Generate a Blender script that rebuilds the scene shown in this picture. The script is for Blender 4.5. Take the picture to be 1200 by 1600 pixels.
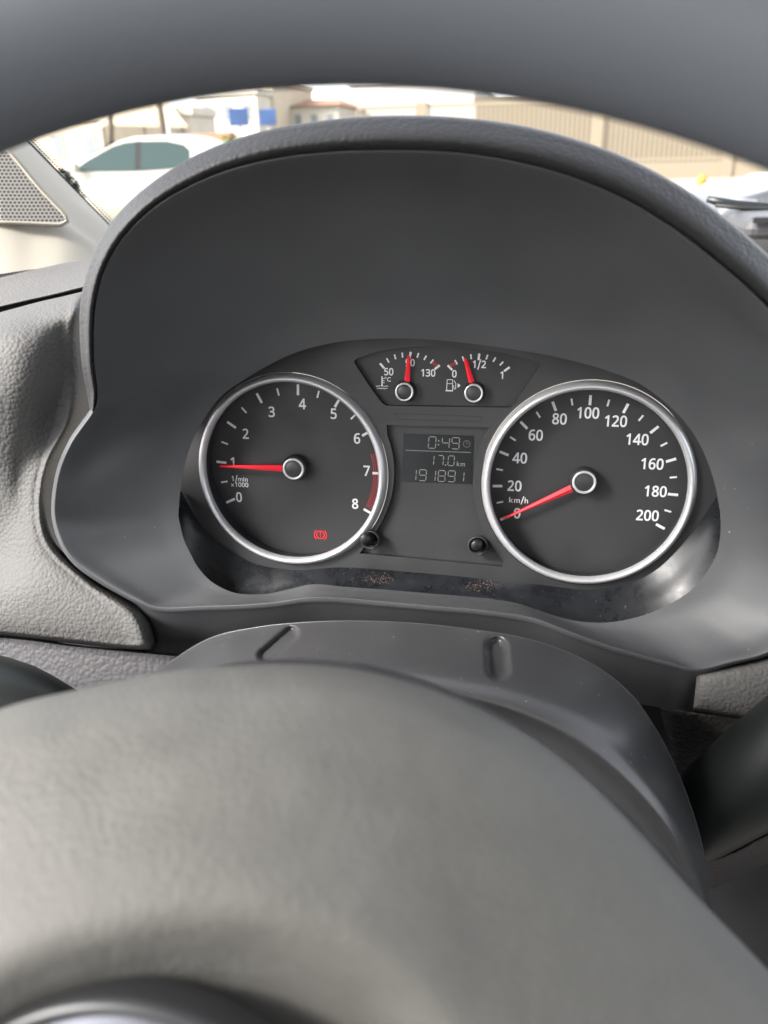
import bpy, bmesh, math, random
from math import sin, cos, radians, pi, atan2, hypot, sqrt
from mathutils import Vector, Matrix
from mathutils.geometry import tessellate_polygon

for o in list(bpy.data.objects):
    bpy.data.objects.remove(o)
SC = bpy.context.scene
COL = SC.collection
rnd = random.Random(7)

# ------------------------------------------------------------------ camera
FPX = 1250.0                       # focal length in pixels of the 1200 x 1600 photograph
EYE = Vector((0.0, 0.0, 1.08))     # the phone's place in the car: x right, y forward, z up
def mx(a): return Matrix(((1, 0, 0), (0, cos(a), -sin(a)), (0, sin(a), cos(a))))
def my(a): return Matrix(((cos(a), 0, sin(a)), (0, 1, 0), (-sin(a), 0, cos(a))))
def mz(a): return Matrix(((cos(a), -sin(a), 0), (sin(a), cos(a), 0), (0, 0, 1)))
DIAL2CAM = mz(radians(.17)) @ mx(radians(16.03)) @ my(radians(10.76))
RECLINE = mx(radians(8.0))
CAR2CAM = DIAL2CAM @ RECLINE       # car axes here: right, down, forward
def car2world(v): return Vector((v[0], v[2], -v[1]))
def cam2world(v): return car2world(CAR2CAM.transposed() @ Vector(v))
cam_d = bpy.data.cameras.new('camera'); cam = bpy.data.objects.new('camera', cam_d); COL.objects.link(cam)
r_, u_, f_ = cam2world((1, 0, 0)), cam2world((0, -1, 0)), cam2world((0, 0, 1))
cam.matrix_world = Matrix(((r_.x, u_.x, -f_.x, EYE.x), (r_.y, u_.y, -f_.y, EYE.y), (r_.z, u_.z, -f_.z, EYE.z), (0, 0, 0, 1)))
cam_d.sensor_fit = 'HORIZONTAL'; cam_d.sensor_width = 36; cam_d.lens = 36 * FPX / 1200
cam_d.clip_start = .01; cam_d.clip_end = 3000
cam_d.dof.use_dof = True; cam_d.dof.focus_distance = .405; cam_d.dof.aperture_fstop = 15.0
SC.camera = cam

# ------------------------------------------------------------------ light
SUN_FROM = Vector((-.66, -.46, .60)).normalized()
w = bpy.data.worlds.new('World'); SC.world = w; w.use_nodes = True
nt = w.node_tree; nt.nodes.clear()
sky = nt.nodes.new('ShaderNodeTexSky'); sky.sky_type = 'NISHITA'; sky.sun_disc = False
sky.sun_elevation = math.asin(SUN_FROM.z); sky.sun_rotation = atan2(SUN_FROM.x, SUN_FROM.y)
sky.air_density = 1.0; sky.dust_density = 2.0; sky.ozone_density = 1.0
bg = nt.nodes.new('ShaderNodeBackground'); bg.inputs['Strength'].default_value = .10
ow = nt.nodes.new('ShaderNodeOutputWorld')
hs = nt.nodes.new('ShaderNodeHueSaturation'); hs.inputs['Saturation'].default_value = .25      # hazy, whitish sky
nt.links.new(sky.outputs[0], hs.inputs['Color']); nt.links.new(hs.outputs[0], bg.inputs[0]); nt.links.new(bg.outputs[0], ow.inputs[0])
sun_d = bpy.data.lights.new('sun', 'SUN'); sun_d.energy = 1.5; sun_d.angle = radians(18); sun_d.color = (1, .96, .91)
sun = bpy.data.objects.new('sun', sun_d); COL.objects.link(sun)
sun.rotation_euler = SUN_FROM.to_track_quat('Z', 'Y').to_euler()
SC.view_settings.view_transform = 'Standard'; SC.view_settings.look = 'None'
SC.view_settings.exposure = 2.9; SC.view_settings.gamma = 1.0; SC.view_settings.use_curve_mapping = False

# ------------------------------------------------------------------ pixel rays on real planes
S = .05                                            # outer radius of the two large dials, metres
DIST = 8.04 * S
CAM_D = DIAL2CAM.transposed() @ Vector((0, 0, -DIST))       # the phone seen from the dial plane
def dial2world(p): return EYE + car2world(RECLINE.transposed() @ (Vector(p) - CAM_D))
def ray(u, v): return Vector(((u - 600) / FPX, (v - 800) / FPX, 1))
def todial(u, v, h=0.):                            # -> x (right), y (down) in metres, on the plane h in front of the dials
    r = DIAL2CAM.transposed() @ ray(u, v)
    t = (-h - CAM_D.z) / r.z
    p = CAM_D + t * r
    return p.x, p.y
def dp(u, v, h):
    x, y = todial(u, v, h); return dial2world((x, y, -h))
def dep(u, v, d): return EYE + cam2world(ray(u, v) * d)
def at(u, v, Y):                                   # point at forward distance Y
    r = cam2world(ray(u, v)); return EYE + r * (Y / r.y)
def at_ground(u, v, z=0.):
    r = cam2world(ray(u, v)); return EYE + r * ((z - EYE.z) / r.z)

# ------------------------------------------------------------------ materials
def mat(name, col, rough=.5, metal=0., spec=.5, bump=None, bumps=(), var=0., varscale=8., emit=None, coat=0.):
    m = bpy.data.materials.new(name); m.use_nodes = True
    n = m.node_tree; b = n.nodes['Principled BSDF']
    b.inputs['Base Color'].default_value = (*col, 1); b.inputs['Roughness'].default_value = rough
    b.inputs['Metallic'].default_value = metal; b.inputs['Specular IOR Level'].default_value = spec
    b.inputs['Coat Weight'].default_value = coat
    if emit:
        b.inputs['Emission Color'].default_value = (*emit[0], 1); b.inputs['Emission Strength'].default_value = emit[1]
    co = n.nodes.new('ShaderNodeTexCoord')
    if var:
        t = n.nodes.new('ShaderNodeTexNoise'); t.inputs['Scale'].default_value = varscale; t.inputs['Detail'].default_value = 6
        n.links.new(co.outputs['Object'], t.inputs['Vector'])
        r = n.nodes.new('ShaderNodeMapRange'); r.inputs[1].default_value = .3; r.inputs[2].default_value = .7
        r.inputs[3].default_value = 1 - var; r.inputs[4].default_value = 1 + var
        n.links.new(t.outputs['Fac'], r.inputs[0])
        mm = n.nodes.new('ShaderNodeMix'); mm.data_type = 'RGBA'; mm.blend_type = 'MULTIPLY'; mm.inputs[0].default_value = 1
        mm.inputs[6].default_value = (*col, 1); n.links.new(r.outputs[0], mm.inputs[7]); n.links.new(mm.outputs[2], b.inputs['Base Color'])
        r2 = n.nodes.new('ShaderNodeMapRange'); r2.inputs[1].default_value = .3; r2.inputs[2].default_value = .7
        r2.inputs[3].default_value = max(.02, rough - .08); r2.inputs[4].default_value = min(1, rough + .1)
        n.links.new(t.outputs['Fac'], r2.inputs[0]); n.links.new(r2.outputs[0], b.inputs['Roughness'])
    prev = None
    for kind, scale, dist in bumps:
        if kind == 'grain':
            ns = n.nodes.new('ShaderNodeTexNoise'); ns.inputs['Scale'].default_value = scale * .7; ns.inputs['Detail'].default_value = 1
            n.links.new(co.outputs['Object'], ns.inputs['Vector'])
            ad = n.nodes.new('ShaderNodeVectorMath'); ad.operation = 'MULTIPLY_ADD'
            ad.inputs[1].default_value = (.45 / scale,) * 3
            n.links.new(ns.outputs['Color'], ad.inputs[0]); n.links.new(co.outputs['Object'], ad.inputs[2])
            t = n.nodes.new('ShaderNodeTexVoronoi'); t.feature = 'SMOOTH_F1'; t.inputs['Scale'].default_value = scale
            t.inputs['Smoothness'].default_value = .25
            n.links.new(ad.outputs[0], t.inputs['Vector'])
            inv = n.nodes.new('ShaderNodeMath'); inv.operation = 'SUBTRACT'; inv.inputs[0].default_value = 1
            n.links.new(t.outputs['Distance'], inv.inputs[1]); out = inv.outputs[0]
        else:
            t = n.nodes.new('ShaderNodeTexNoise'); t.inputs['Scale'].default_value = scale; t.inputs['Detail'].default_value = 4
            n.links.new(co.outputs['Object'], t.inputs['Vector']); out = t.outputs['Fac']
        bp = n.nodes.new('ShaderNodeBump'); bp.inputs['Distance'].default_value = dist; bp.inputs['Strength'].default_value = 1
        n.links.new(out, bp.inputs['Height'])
        if prev: n.links.new(prev.outputs[0], bp.inputs['Normal'])
        prev = bp
    if prev: n.links.new(prev.outputs[0], b.inputs['Normal'])
    return m

M = {}
M['shroud'] = mat('matt_black_plastic', (.064, .066, .070), .40, spec=.45, bumps=[('noise', 2500, .00006)], var=.12, varscale=22)
M['visor'] = mat('soft_grained_plastic', (.027, .027, .0285), .5, spec=.38, bumps=[('grain', 620, .00024)], var=.06, varscale=20)
M['dash'] = mat('leather_grain_plastic', (.080, .078, .076), .68, spec=.28, bumps=[('grain', 560, .0004)], var=.06, varscale=14)
M['trim'] = mat('coarse_grain_plastic', (.060, .058, .063), .6, bumps=[('grain', 420, .0004)], var=.08, varscale=20)
M['trimdark'] = mat('dark_grain_plastic', (.030, .027, .026), .5, bumps=[('grain', 420, .0006)], var=.08, varscale=20)
M['column'] = mat('column_plastic', (.042, .042, .044), .28, spec=.6, bumps=[('noise', 1800, .00006)])
M['hub'] = mat('airbag_vinyl', (.112, .108, .100), .6, spec=.3, bumps=[('grain', 700, .00014), ('noise', 160, .00015)], var=.10, varscale=80)
M['rim'] = mat('wheel_rim_vinyl', (.112, .123, .142), .55, bumps=[('grain', 800, .00006)])
M['stalk'] = mat('stalk_plastic', (.005, .0065, .0062), .42)
M['black'] = mat('deep_black_plastic', (.008, .008, .009), .6)
M['gap'] = mat('black_gap', (.006, .006, .006), .8)
M['plate'] = mat('cluster_mask_plastic', (.023, .023, .0245), .55, bumps=[('noise', 3000, .00002)], var=.08, varscale=40)
M['dial'] = mat('dial_face_print', (.022, .022, .024), .6, var=.06, varscale=60)
M['silver'] = mat('satin_silver', (.58, .58, .60), .34, metal=.55)
M['white'] = mat('white_print', (.66, .66, .68), .6, emit=None)
M['red'] = mat('red_pointer', (.72, .02, .035), .35, emit=((1, .03, .05), .03))
M['redprint'] = mat('red_print', (.62, .03, .045), .6)
M['lamp'] = mat('red_warning_lamp', (.40, .006, .01), .5, emit=((1, .012, .025), .16))
M['cap'] = mat('pointer_cap_black', (.025, .026, .028), .4)
M['lcd'] = mat('lcd_glass', (.018, .020, .022), .18)
M['seg'] = mat('lcd_segment', (.17, .17, .155), .6)
M['segdim'] = mat('lcd_segment_dim', (.075, .075, .07), .6)
M['engrave'] = mat('engraved_line', (.012, .012, .012), .7)
M['pillar'] = mat('pillar_trim_beige', (.23, .21, .172), .6, bumps=[('noise', 900, .0001)])
M['badge'] = mat('badge_silver', (.075, .078, .092), .5, metal=1.)
M['speck'] = mat('dust_speck', (.34, .33, .31), .9)
M['rust'] = mat('brown_dust', (.13, .078, .052), .9)
# outdoors
M['asphalt'] = mat('pale_concrete_ground', (.24, .22, .185), .9, var=.15, varscale=.6)
M['carwhite'] = mat('white_car_paint', (.36, .34, .285), .3, coat=.5)
M['carsilver'] = mat('silver_car_paint', (.045, .047, .05), .3, metal=.3, coat=.5)
M['cardark'] = mat('dark_car_paint', (.03, .045, .045), .3, coat=.5)
M['carglass'] = mat('car_window_tint', (.028, .046, .044), .08, spec=.22)
M['tyre'] = mat('tyre_rubber', (.02, .02, .02), .8)
M['alloy'] = mat('wheel_alloy', (.45, .45, .46), .4, metal=.8)
M['fence'] = mat('beige_fence_paint', (.20, .165, .115), .7)
M['wallbeige'] = mat('beige_render', (.40, .345, .26), .85, var=.08, varscale=1.)
M['wallpale'] = mat('pale_render', (.42, .39, .33), .85, var=.08, varscale=1.)
M['wallgrey'] = mat('grey_metal_cladding', (.36, .35, .33), .7, var=.05, varscale=.5)
M['tile'] = mat('orange_roof_tile', (.26, .13, .075), .8)
M['pane'] = mat('building_window', (.16, .17, .18), .3)
M['signblue'] = mat('blue_sign_paint', (.018, .06, .18), .5, var=.2, varscale=3)
M['bark'] = mat('tree_bark', (.10, .08, .06), .9, bumps=[('noise', 20, .01)])
M['leaf'] = mat('green_leaf', (.10, .15, .035), .7, var=.4, varscale=4)
M['yellow'] = mat('yellow_paint', (.26, .185, .02), .6)
M['awning'] = mat('tan_awning', (.38, .31, .21), .8)
M['cowl'] = mat('cowl_plastic', (.05, .05, .053), .5)

def dotted_mat():
    """perforated speaker grille: round holes in rows, from the surface's own coordinates"""
    m = bpy.data.materials.new('perforated_grille'); m.use_nodes = True
    n = m.node_tree; b = n.nodes['Principled BSDF']; b.inputs['Roughness'].default_value = .6
    uv = n.nodes.new('ShaderNodeUVMap')
    sep = n.nodes.new('ShaderNodeSeparateXYZ'); n.links.new(uv.outputs[0], sep.inputs[0])
    def math_(op, a, b_=None):
        k = n.nodes.new('ShaderNodeMath'); k.operation = op
        for i, x in enumerate((a, b_)):
            if x is None: continue
            if isinstance(x, (int, float)): k.inputs[i].default_value = x
            else: n.links.new(x, k.inputs[i])
        return k.outputs[0]
    row = math_('FLOOR', sep.outputs[1])
    off = math_('MULTIPLY', math_('MODULO', row, 2.), .5)
    fx = math_('SUBTRACT', math_('FRACT', math_('ADD', sep.outputs[0], off)), .5)
    fy = math_('SUBTRACT', math_('FRACT', sep.outputs[1]), .5)
    d = math_('SQRT', math_('ADD', math_('MULTIPLY', fx, fx), math_('MULTIPLY', fy, fy)))
    hole = math_('LESS_THAN', d, .39)
    mixn = n.nodes.new('ShaderNodeMix'); mixn.data_type = 'RGBA'; n.links.new(hole, mixn.inputs[0])
    mixn.inputs[6].default_value = (.18, .17, .15, 1); mixn.inputs[7].default_value = (.02, .02, .02, 1)
    n.links.new(mixn.outputs[2], b.inputs['Base Color'])
    return m
M['grille'] = dotted_mat()

def clear_mat():
    m = bpy.data.materials.new('clear_glass'); m.use_nodes = True
    n = m.node_tree; n.nodes.clear()
    t = n.nodes.new('ShaderNodeBsdfTransparent'); t.inputs[0].default_value = (1, 1, 1, 1)
    o = n.nodes.new('ShaderNodeOutputMaterial'); n.links.new(t.outputs[0], o.inputs[0]); return m
M['clear'] = clear_mat()

def skirt_mat():
    """smoked lower edge of the cluster lens, glossy, with wiped dust"""
    m = bpy.data.materials.new('dusty_lens_edge'); m.use_nodes = True
    n = m.node_tree; b = n.nodes['Principled BSDF']
    b.inputs['Roughness'].default_value = .2; b.inputs['Specular IOR Level'].default_value = .24
    co = n.nodes.new('ShaderNodeTexCoord')
    t = n.nodes.new('ShaderNodeTexNoise'); t.inputs['Scale'].default_value = 38; t.inputs['Detail'].default_value = 10; t.inputs['Roughness'].default_value = .82
    n.links.new(co.outputs['Object'], t.inputs['Vector'])
    r = n.nodes.new('ShaderNodeMapRange'); r.inputs[1].default_value = .46; r.inputs[2].default_value = .85; r.inputs[4].default_value = .20
    n.links.new(t.outputs['Fac'], r.inputs[0])
    mixn = n.nodes.new('ShaderNodeMix'); mixn.data_type = 'RGBA'; n.links.new(r.outputs[0], mixn.inputs[0])
    mixn.inputs[6].default_value = (.008, .009, .011, 1); mixn.inputs[7].default_value = (.09, .094, .10, 1)
    n.links.new(mixn.outputs[2], b.inputs['Base Color'])
    r2 = n.nodes.new('ShaderNodeMapRange'); r2.inputs[1].default_value = .35; r2.inputs[2].default_value = .7; r2.inputs[3].default_value = .20; r2.inputs[4].default_value = .42
    n.links.new(t.outputs['Fac'], r2.inputs[0]); n.links.new(r2.outputs[0], b.inputs['Roughness'])
    return m
M['skirt'] = skirt_mat()

# ------------------------------------------------------------------ object helpers
def thing(name, loc, label, cat, group=None, kind=None, rot=None):
    o = bpy.data.objects.new(name, None); COL.objects.link(o); o.empty_display_size = .02
    o.matrix_world = Matrix.Translation(loc) @ (rot.to_4x4() if rot is not None else Matrix.Identity(4))
    o['label'] = label; o['category'] = cat
    if group: o['group'] = group
    if kind: o['kind'] = kind
    return o
def tag(o, label=None, cat=None, group=None, kind=None):
    if label: o['label'] = label
    if cat: o['category'] = cat
    if group: o['group'] = group
    if kind: o['kind'] = kind
    return o
WM = {}
def wm(o):                                         # world matrix without waiting for a depsgraph update
    if o is None: return Matrix.Identity(4)
    if o.name in WM: return WM[o.name]
    return o.matrix_world.copy()
def mesh_obj(name, verts, faces, m, parent=None, smooth=True, local=False, uvs=None, loc=None):
    """verts in world coordinates (or, local=True, in the parent's own)"""
    me = bpy.data.meshes.new(name)
    base = wm(parent)
    if loc is not None: base = Matrix.Translation(loc)
    if not local:
        inv = base.inverted(); verts = [inv @ Vector(v) for v in verts]
    me.from_pydata([tuple(v) for v in verts], [], [tuple(f) for f in faces]); me.update()
    if uvs:
        ul = me.uv_layers.new(name='UVMap')
        for lp in me.loops: ul.data[lp.index].uv = uvs[lp.vertex_index]
    for mm in (m if isinstance(m, (list, tuple)) else [m]): me.materials.append(mm)
    if smooth:
        for p in me.polygons: p.use_smooth = True
    o = bpy.data.objects.new(name, me); COL.objects.link(o)
    if parent is not None:
        o.parent = parent; WM[o.name] = base.copy()
    elif loc is not None:
        o.location = loc; WM[o.name] = base.copy()
    return o
def bevel(o, wdt, seg=2, ang=35):
    b = o.modifiers.new('bevel', 'BEVEL'); b.width = wdt; b.segments = seg; b.limit_method = 'ANGLE'; b.angle_limit = radians(ang); return o

def spline(pts, n, closed=False):
    """Catmull-Rom through tuples, n samples, spread by chord length in the first two numbers"""
    P = [tuple(map(float, p)) for p in pts]; k = len(P)
    segs = k if closed else k - 1
    L = [max(1e-6, sqrt(sum((P[(i + 1) % k][j] - P[i][j]) ** 2 for j in range(min(2, len(P[0])))))) for i in range(segs)]
    tot = sum(L); out = []
    cnt = n if closed else n - 1
    for s in range(n):
        d = tot * s / cnt; i = 0
        while i < segs - 1 and d > L[i]: d -= L[i]; i += 1
        out.append(cr(P, i, min(1, d / L[i]), closed))
    return out
def cr(P, i, t, closed=False):
    k = len(P)
    g = (lambda j: P[j % k]) if closed else (lambda j: P[max(0, min(k - 1, j))])
    a, b, c, d = g(i - 1), g(i), g(i + 1), g(i + 2)
    return tuple(.5 * (2 * b[j] + (c[j] - a[j]) * t + (2 * a[j] - 5 * b[j] + 4 * c[j] - d[j]) * t * t + (3 * b[j] - a[j] - 3 * c[j] + d[j]) * t ** 3) for j in range(len(b)))
def bypar(P, n, closed=False):
    """same, but spread evenly over the anchors (keeps matched anchors matched)"""
    k = len(P); segs = k if closed else k - 1; out = []
    for s in range(n):
        x = segs * s / (n if closed else n - 1); i = min(int(x), segs - 1)
        out.append(cr(P, i, x - i, closed))
    return out
def grid_loft(rows, nv, closed=False, mod=None, conv=dp, straight=False):
    """rows: equally long lists of (u, v, h); smooth across rows; returns world verts and faces"""
    n = len(rows[0]); R = []
    for i in range(len(rows) - 1):
        for s in range(nv):
            t = s / nv
            if straight: R.append([tuple(rows[i][j][k] * (1 - t) + rows[i + 1][j][k] * t for k in range(3)) for j in range(n)])
            else: R.append([cr([rows[q][j] for q in range(len(rows))], i, t) for j in range(n)])
    R.append(list(rows[-1]))
    if mod: R = [[mod(*p) for p in r] for r in R]
    V = [conv(*p) for r in R for p in r]; Fc = []
    for i in range(len(R) - 1):
        for j in range(n if closed else n - 1):
            a = i * n + j; b = i * n + (j + 1) % n
            Fc.append((a, b, b + n, a + n))
    return V, Fc
def outward(contour, closed=True):
    """2-D unit normals of a clockwise (in image) contour, pointing out"""
    k = len(contour); N = []
    for i in range(k):
        a = contour[(i - 1) % k] if closed else contour[max(0, i - 1)]
        b = contour[(i + 1) % k] if closed else contour[min(k - 1, i + 1)]
        dx, dy = b[0] - a[0], b[1] - a[1]; l = hypot(dx, dy) or 1
        N.append((dy / l, -dx / l))
    return N
def tube(path, radii, n=20, caps=True):
    V, Fc = [], []; P = [Vector(p) for p in path]
    for i, p in enumerate(P):
        t = (P[min(i + 1, len(P) - 1)] - P[max(i - 1, 0)]).normalized()
        a = t.orthogonal() if i == 0 else (prev_a - t * prev_a.dot(t))
        a = a.normalized(); prev_a = a; b = t.cross(a)
        for k in range(n):
            q = 2 * pi * k / n; V.append(p + (a * cos(q) + b * sin(q)) * radii[i])
    for i in range(len(P) - 1):
        for k in range(n):
            Fc.append((i * n + k, i * n + (k + 1) % n, (i + 1) * n + (k + 1) % n, (i + 1) * n + k))
    if caps:
        Fc.append(tuple(range(n))[::-1]); Fc.append(tuple((len(P) - 1) * n + k for k in range(n)))
    return V, Fc
class MB:
    def __init__(s): s.v, s.f = [], []
    def add(s, V, Fc):
        o = len(s.v); s.v += [Vector(x) for x in V]; s.f += [tuple(i + o for i in f) for f in Fc]; return s
    def box(s, x0, x1, y0, y1, z0, z1):
        return s.add([(x0, y0, z0), (x1, y0, z0), (x1, y1, z0), (x0, y1, z0), (x0, y0, z1), (x1, y0, z1), (x1, y1, z1), (x0, y1, z1)],
                     [(0, 3, 2, 1), (4, 5, 6, 7), (0, 1, 5, 4), (1, 2, 6, 5), (2, 3, 7, 6), (3, 0, 4, 7)])
    def lathe(s, prof, cx=0, cy=0, n=96):
        """prof: (radius, z) pairs, turned round the local Z axis"""
        V, Fc = [], []
        for r, z in prof:
            for k in range(n): a = 2 * pi * k / n; V.append((cx + r * cos(a), cy + r * sin(a), z))
        for i in range(len(prof) - 1):
            for k in range(n): Fc.append((i * n + k, i * n + (k + 1) % n, (i + 1) * n + (k + 1) % n, (i + 1) * n + k))
        return s.add(V, Fc)
    def disc(s, cx, cy, z, r, n=16):
        V = [(cx + r * cos(2 * pi * k / n), cy + r * sin(2 * pi * k / n), z) for k in range(n)]
        return s.add(V, [tuple(range(n))])
    def ring(s, cx, cy, z, r0, r1, a0=0, a1=2 * pi, n=40):
        V = []
        for k in range(n + 1):
            a = a0 + (a1 - a0) * k / n
            V += [(cx + r0 * cos(a), cy + r0 * sin(a), z), (cx + r1 * cos(a), cy + r1 * sin(a), z)]
        return s.add(V, [(2 * k, 2 * k + 1, 2 * k + 3, 2 * k + 2) for k in range(n)])
    def stroke(s, x0, y0, x1, y1, wdt, z, w1=None):
        dx, dy = x1 - x0, y1 - y0; l = hypot(dx, dy) or 1; nx, ny = -dy / l, dx / l; a = wdt / 2; b = (w1 if w1 is not None else wdt) / 2
        return s.add([(x0 - nx * a, y0 - ny * a, z), (x1 - nx * b, y1 - ny * b, z), (x1 + nx * b, y1 + ny * b, z), (x0 + nx * a, y0 + ny * a, z)], [(0, 1, 2, 3)])
    def build(s, name, m, parent=None, smooth=False, local=True):
        return mesh_obj(name, s.v, s.f, m, parent, smooth, local)

# ================================================================== OUTDOORS
gv = [(-400, -200, 0), (400, -200, 0), (400, 600, 0), (-400, 600, 0)]
tag(mesh_obj('ground', gv, [(0, 1, 2, 3)], M['asphalt'], smooth=False), kind='structure')

def loft_sections(secs):
    n = len(secs[0]); V = [p for s in secs for p in s]; Fc = []
    for i in range(len(secs) - 1):
        for j in range(n - 1): Fc.append((i * n + j, i * n + j + 1, (i + 1) * n + j + 1, (i + 1) * n + j))
    return V, Fc
def make_car(name, label, cat, loc, heading, paint, group=None, length=4.25):
    """saloon; local x along the car (front at -x), y across, z up"""
    root = thing(name, loc, label, cat, group, rot=Matrix.Rotation(heading, 3, 'Z'))
    k = length / 4.25
    # stations: x, bottom z, sill, belt z, half width
    st = [(-2.12, .42, .62, .60), (-2.05, .28, .72, .74), (-1.8, .24, .80, .80), (-1.2, .22, .90, .83), (-.75, .22, .96, .84), (0, .22, .97, .85),
          (.9, .22, .99, .85), (1.35, .24, 1.02, .83), (1.8, .27, 1.03, .80), (2.06, .32, 1.00, .74), (2.13, .45, .85, .64)]
    secs = []
    for x, zb, zt, hw in st:
        prof = [(-hw * .80, zt + .005), (-hw * .93, zt - .015), (-hw, zt - .10), (-hw * 1.0, (zb + zt) / 2), (-hw * .97, zb + .08), (-hw * .85, zb)]
        ring = [(x * k, y, z) for y, z in prof] + [(x * k, -y, z) for y, z in reversed(prof)]
        ring.append(ring[0]); secs.append(ring)
    V, Fc = loft_sections(secs); n = len(secs[0])
    Fc.append(tuple(range(n - 1))); Fc.append(tuple((len(secs) - 1) * n + i for i in range(n - 1)))
    mesh_obj('body', V, Fc, paint, root, local=True)
    # greenhouse: (x at belt, x at roof)
    g = [(-.98, .95, -.98, .955), (-.75, .96, -.62, 1.17), (-.45, .97, -.15, 1.38), (0, .97, .10, 1.44), (.6, .98, .65, 1.45), (1.0, 1.0, 1.0, 1.41), (1.35, 1.01, 1.28, 1.28), (1.72, 1.02, 1.72, 1.03)]
    def yy(z, zb): return .79 - (z - zb) * .42
    secs = []
    for xb, zb, xt, zt in g:
        r = [(xb * k, -.79, zb - .02)]
        for q in (.33, .66, .92): 
            z = zb + (zt - zb) * q; r.append(((xb + (xt - xb) * q) * k, -yy(z, zb), z))
        r.append((xt * k, -yy(zt, zb) + .08, zt + .005)); r.append((xt * k, 0, zt + .025))
        secs.append(r + [(a, -b, c) for a, b, c in reversed(r[:-1])])
    V, Fc = loft_sections(secs)
    mesh_obj('roof', V, Fc, paint, root, local=True)
    # side glass, one pane per window, 6 mm proud of the greenhouse
    def pane(nm, outline, side):
        vv = []
        for x, z in outline: vv.append((x * k, side * (yy(z, .97) + .012), z))
        mesh_obj(nm, vv, [tuple(range(len(vv)))], M['carglass'], root, smooth=False, local=True)
    for sd in (-1, 1):
        pane('window', [(-.80, 1.0), (-.58, 1.14), (-.20, 1.32), (.0, 1.37), (.16, 1.38), (.16, .99)], sd)
        b = MB(); b.add([(x * k, sd * (yy(z, .97) + .009), z) for x, z in ((.15, .99), (.15, 1.385), (.25, 1.385), (.25, .99))], [(0, 1, 2, 3)]); b.build('door_pillar', M['gap'], root)
        pane('window', [(.24, .99), (.24, 1.38), (.62, 1.375), (.88, 1.32), (1.06, 1.17), (1.10, 1.02)], sd)
        for xx in (-.72, .20, 1.02): MB().box(xx * k - .006, xx * k + .006, sd * .853 - .004, sd * .853 + .004, .34, .88).build('door_seam', M['gap'], root)
        for xx in (.02, .92): MB().box(xx * k - .10, xx * k + .08, sd * .855 - .022, sd * .855 + .022, .835, .865).build('door_handle', paint, root)
        for xx in (-1.36, 1.30):
            wl = MB()
            wl.lathe([(.0, .0), (.2, .0), (.205, .02)], n=28)
            rot = Matrix.Translation((xx * k, sd * .73, .30)) @ Matrix.Rotation(-sd * pi / 2, 4, 'X')
            ty = MB(); ty.lathe([(.2, .10), (.28, .11), (.305, .08), (.305, -.06), (.2, -.07)], n=28)
            to = mesh_obj('wheel', [rot @ v for v in ty.v], ty.f, M['tyre'], root, local=True)
            rm = MB(); rm.lathe([(.0, .085), (.06, .095), (.1, .075), (.19, .09), (.2, .105)], n=28)
            mesh_obj('rim', [rot @ v for v in rm.v], rm.f, M['alloy'], to, local=True)
        mr = MB(); mr.box(-.80 * k, -.64 * k, sd * .86, sd * 1.0, .99, 1.12); bevel(mr.build('door_mirror', paint, root), .03)
    # front and rear screens
    def quad(nm, pts, m): mesh_obj(nm, [(x * k, y, z) for x, y, z in pts], [(0, 1, 2, 3)], m, root, smooth=False, local=True)
    quad('windscreen', [(-.93, -.66, 1.0), (-.93, .66, 1.0), (-.22, .54, 1.395), (-.22, -.54, 1.395)], M['carglass'])
    quad('rear_screen', [(1.68, .64, 1.085), (1.68, -.64, 1.085), (1.30, -.55, 1.325), (1.30, .55, 1.325)], M['carglass'])
    for sd in (-1, 1):
        MB().box(-2.14 * k, -1.96 * k, sd * .62 - .12, sd * .62 + .12, .60, .73).build('headlight', M['alloy'], root)
        MB().box(2.00 * k, 2.14 * k, sd * .62 - .12, sd * .62 + .12, .74, .92).build('tail_light', M['redprint'], root)
    return root

pc = at(228, 285, 12.5)
make_car('parked_car', 'white parked saloon seen side-on beyond the left windscreen pillar', 'car', (pc.x, pc.y, 0), radians(6), M['carwhite'])
pc = at(1098, 300, 7.4)
make_car('parked_car', 'silver car nose-on at the right, seen over the hood above the wiper', 'car', (pc.x + 2.05, pc.y + .5, 0), radians(12), M['carsilver'])

# --- fence of upright bars on a low wall, to the right
FY = 38.0
fa, fb = at(560, 240, FY).x, at(1330, 240, FY).x
fence = thing('bar_fence', ((fa + fb) / 2, FY, 0), 'long beige fence of thin upright bars on a low wall', 'fence')
MB().box(fa, fb, FY - .12, FY + .12, 0, .62).build('base_wall', M['fence'], fence, local=False)
b = MB(); x = fa
while x < fb:
    b.box(x - .04, x + .04, FY - .03, FY + .03, .62, 3.0); x += .20
b.build('upright_bars', M['fence'], fence, local=False)
b = MB(); b.box(fa, fb, FY - .05, FY + .05, 3.0, 3.12); b.box(fa, fb, FY - .045, FY + .045, .70, .80); b.build('rail', M['fence'], fence, local=False)
for up in (660, 930, 1137):
    xx = at(up, 240, FY).x; MB().box(xx - .22, xx + .22, FY - .2, FY + .2, 0, 3.2).build('post', M['fence'], fence, local=False)
# yellow bollard
p = at(1097, 282, 28.0)
tag(mesh_obj('bollard', *tube([(p.x, p.y, 0), (p.x, p.y, .32), (p.x, p.y, .38)], [.13, .13, .08], 12), M['yellow']), 'small yellow bollard in front of the beige fence', 'bollard')

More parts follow.
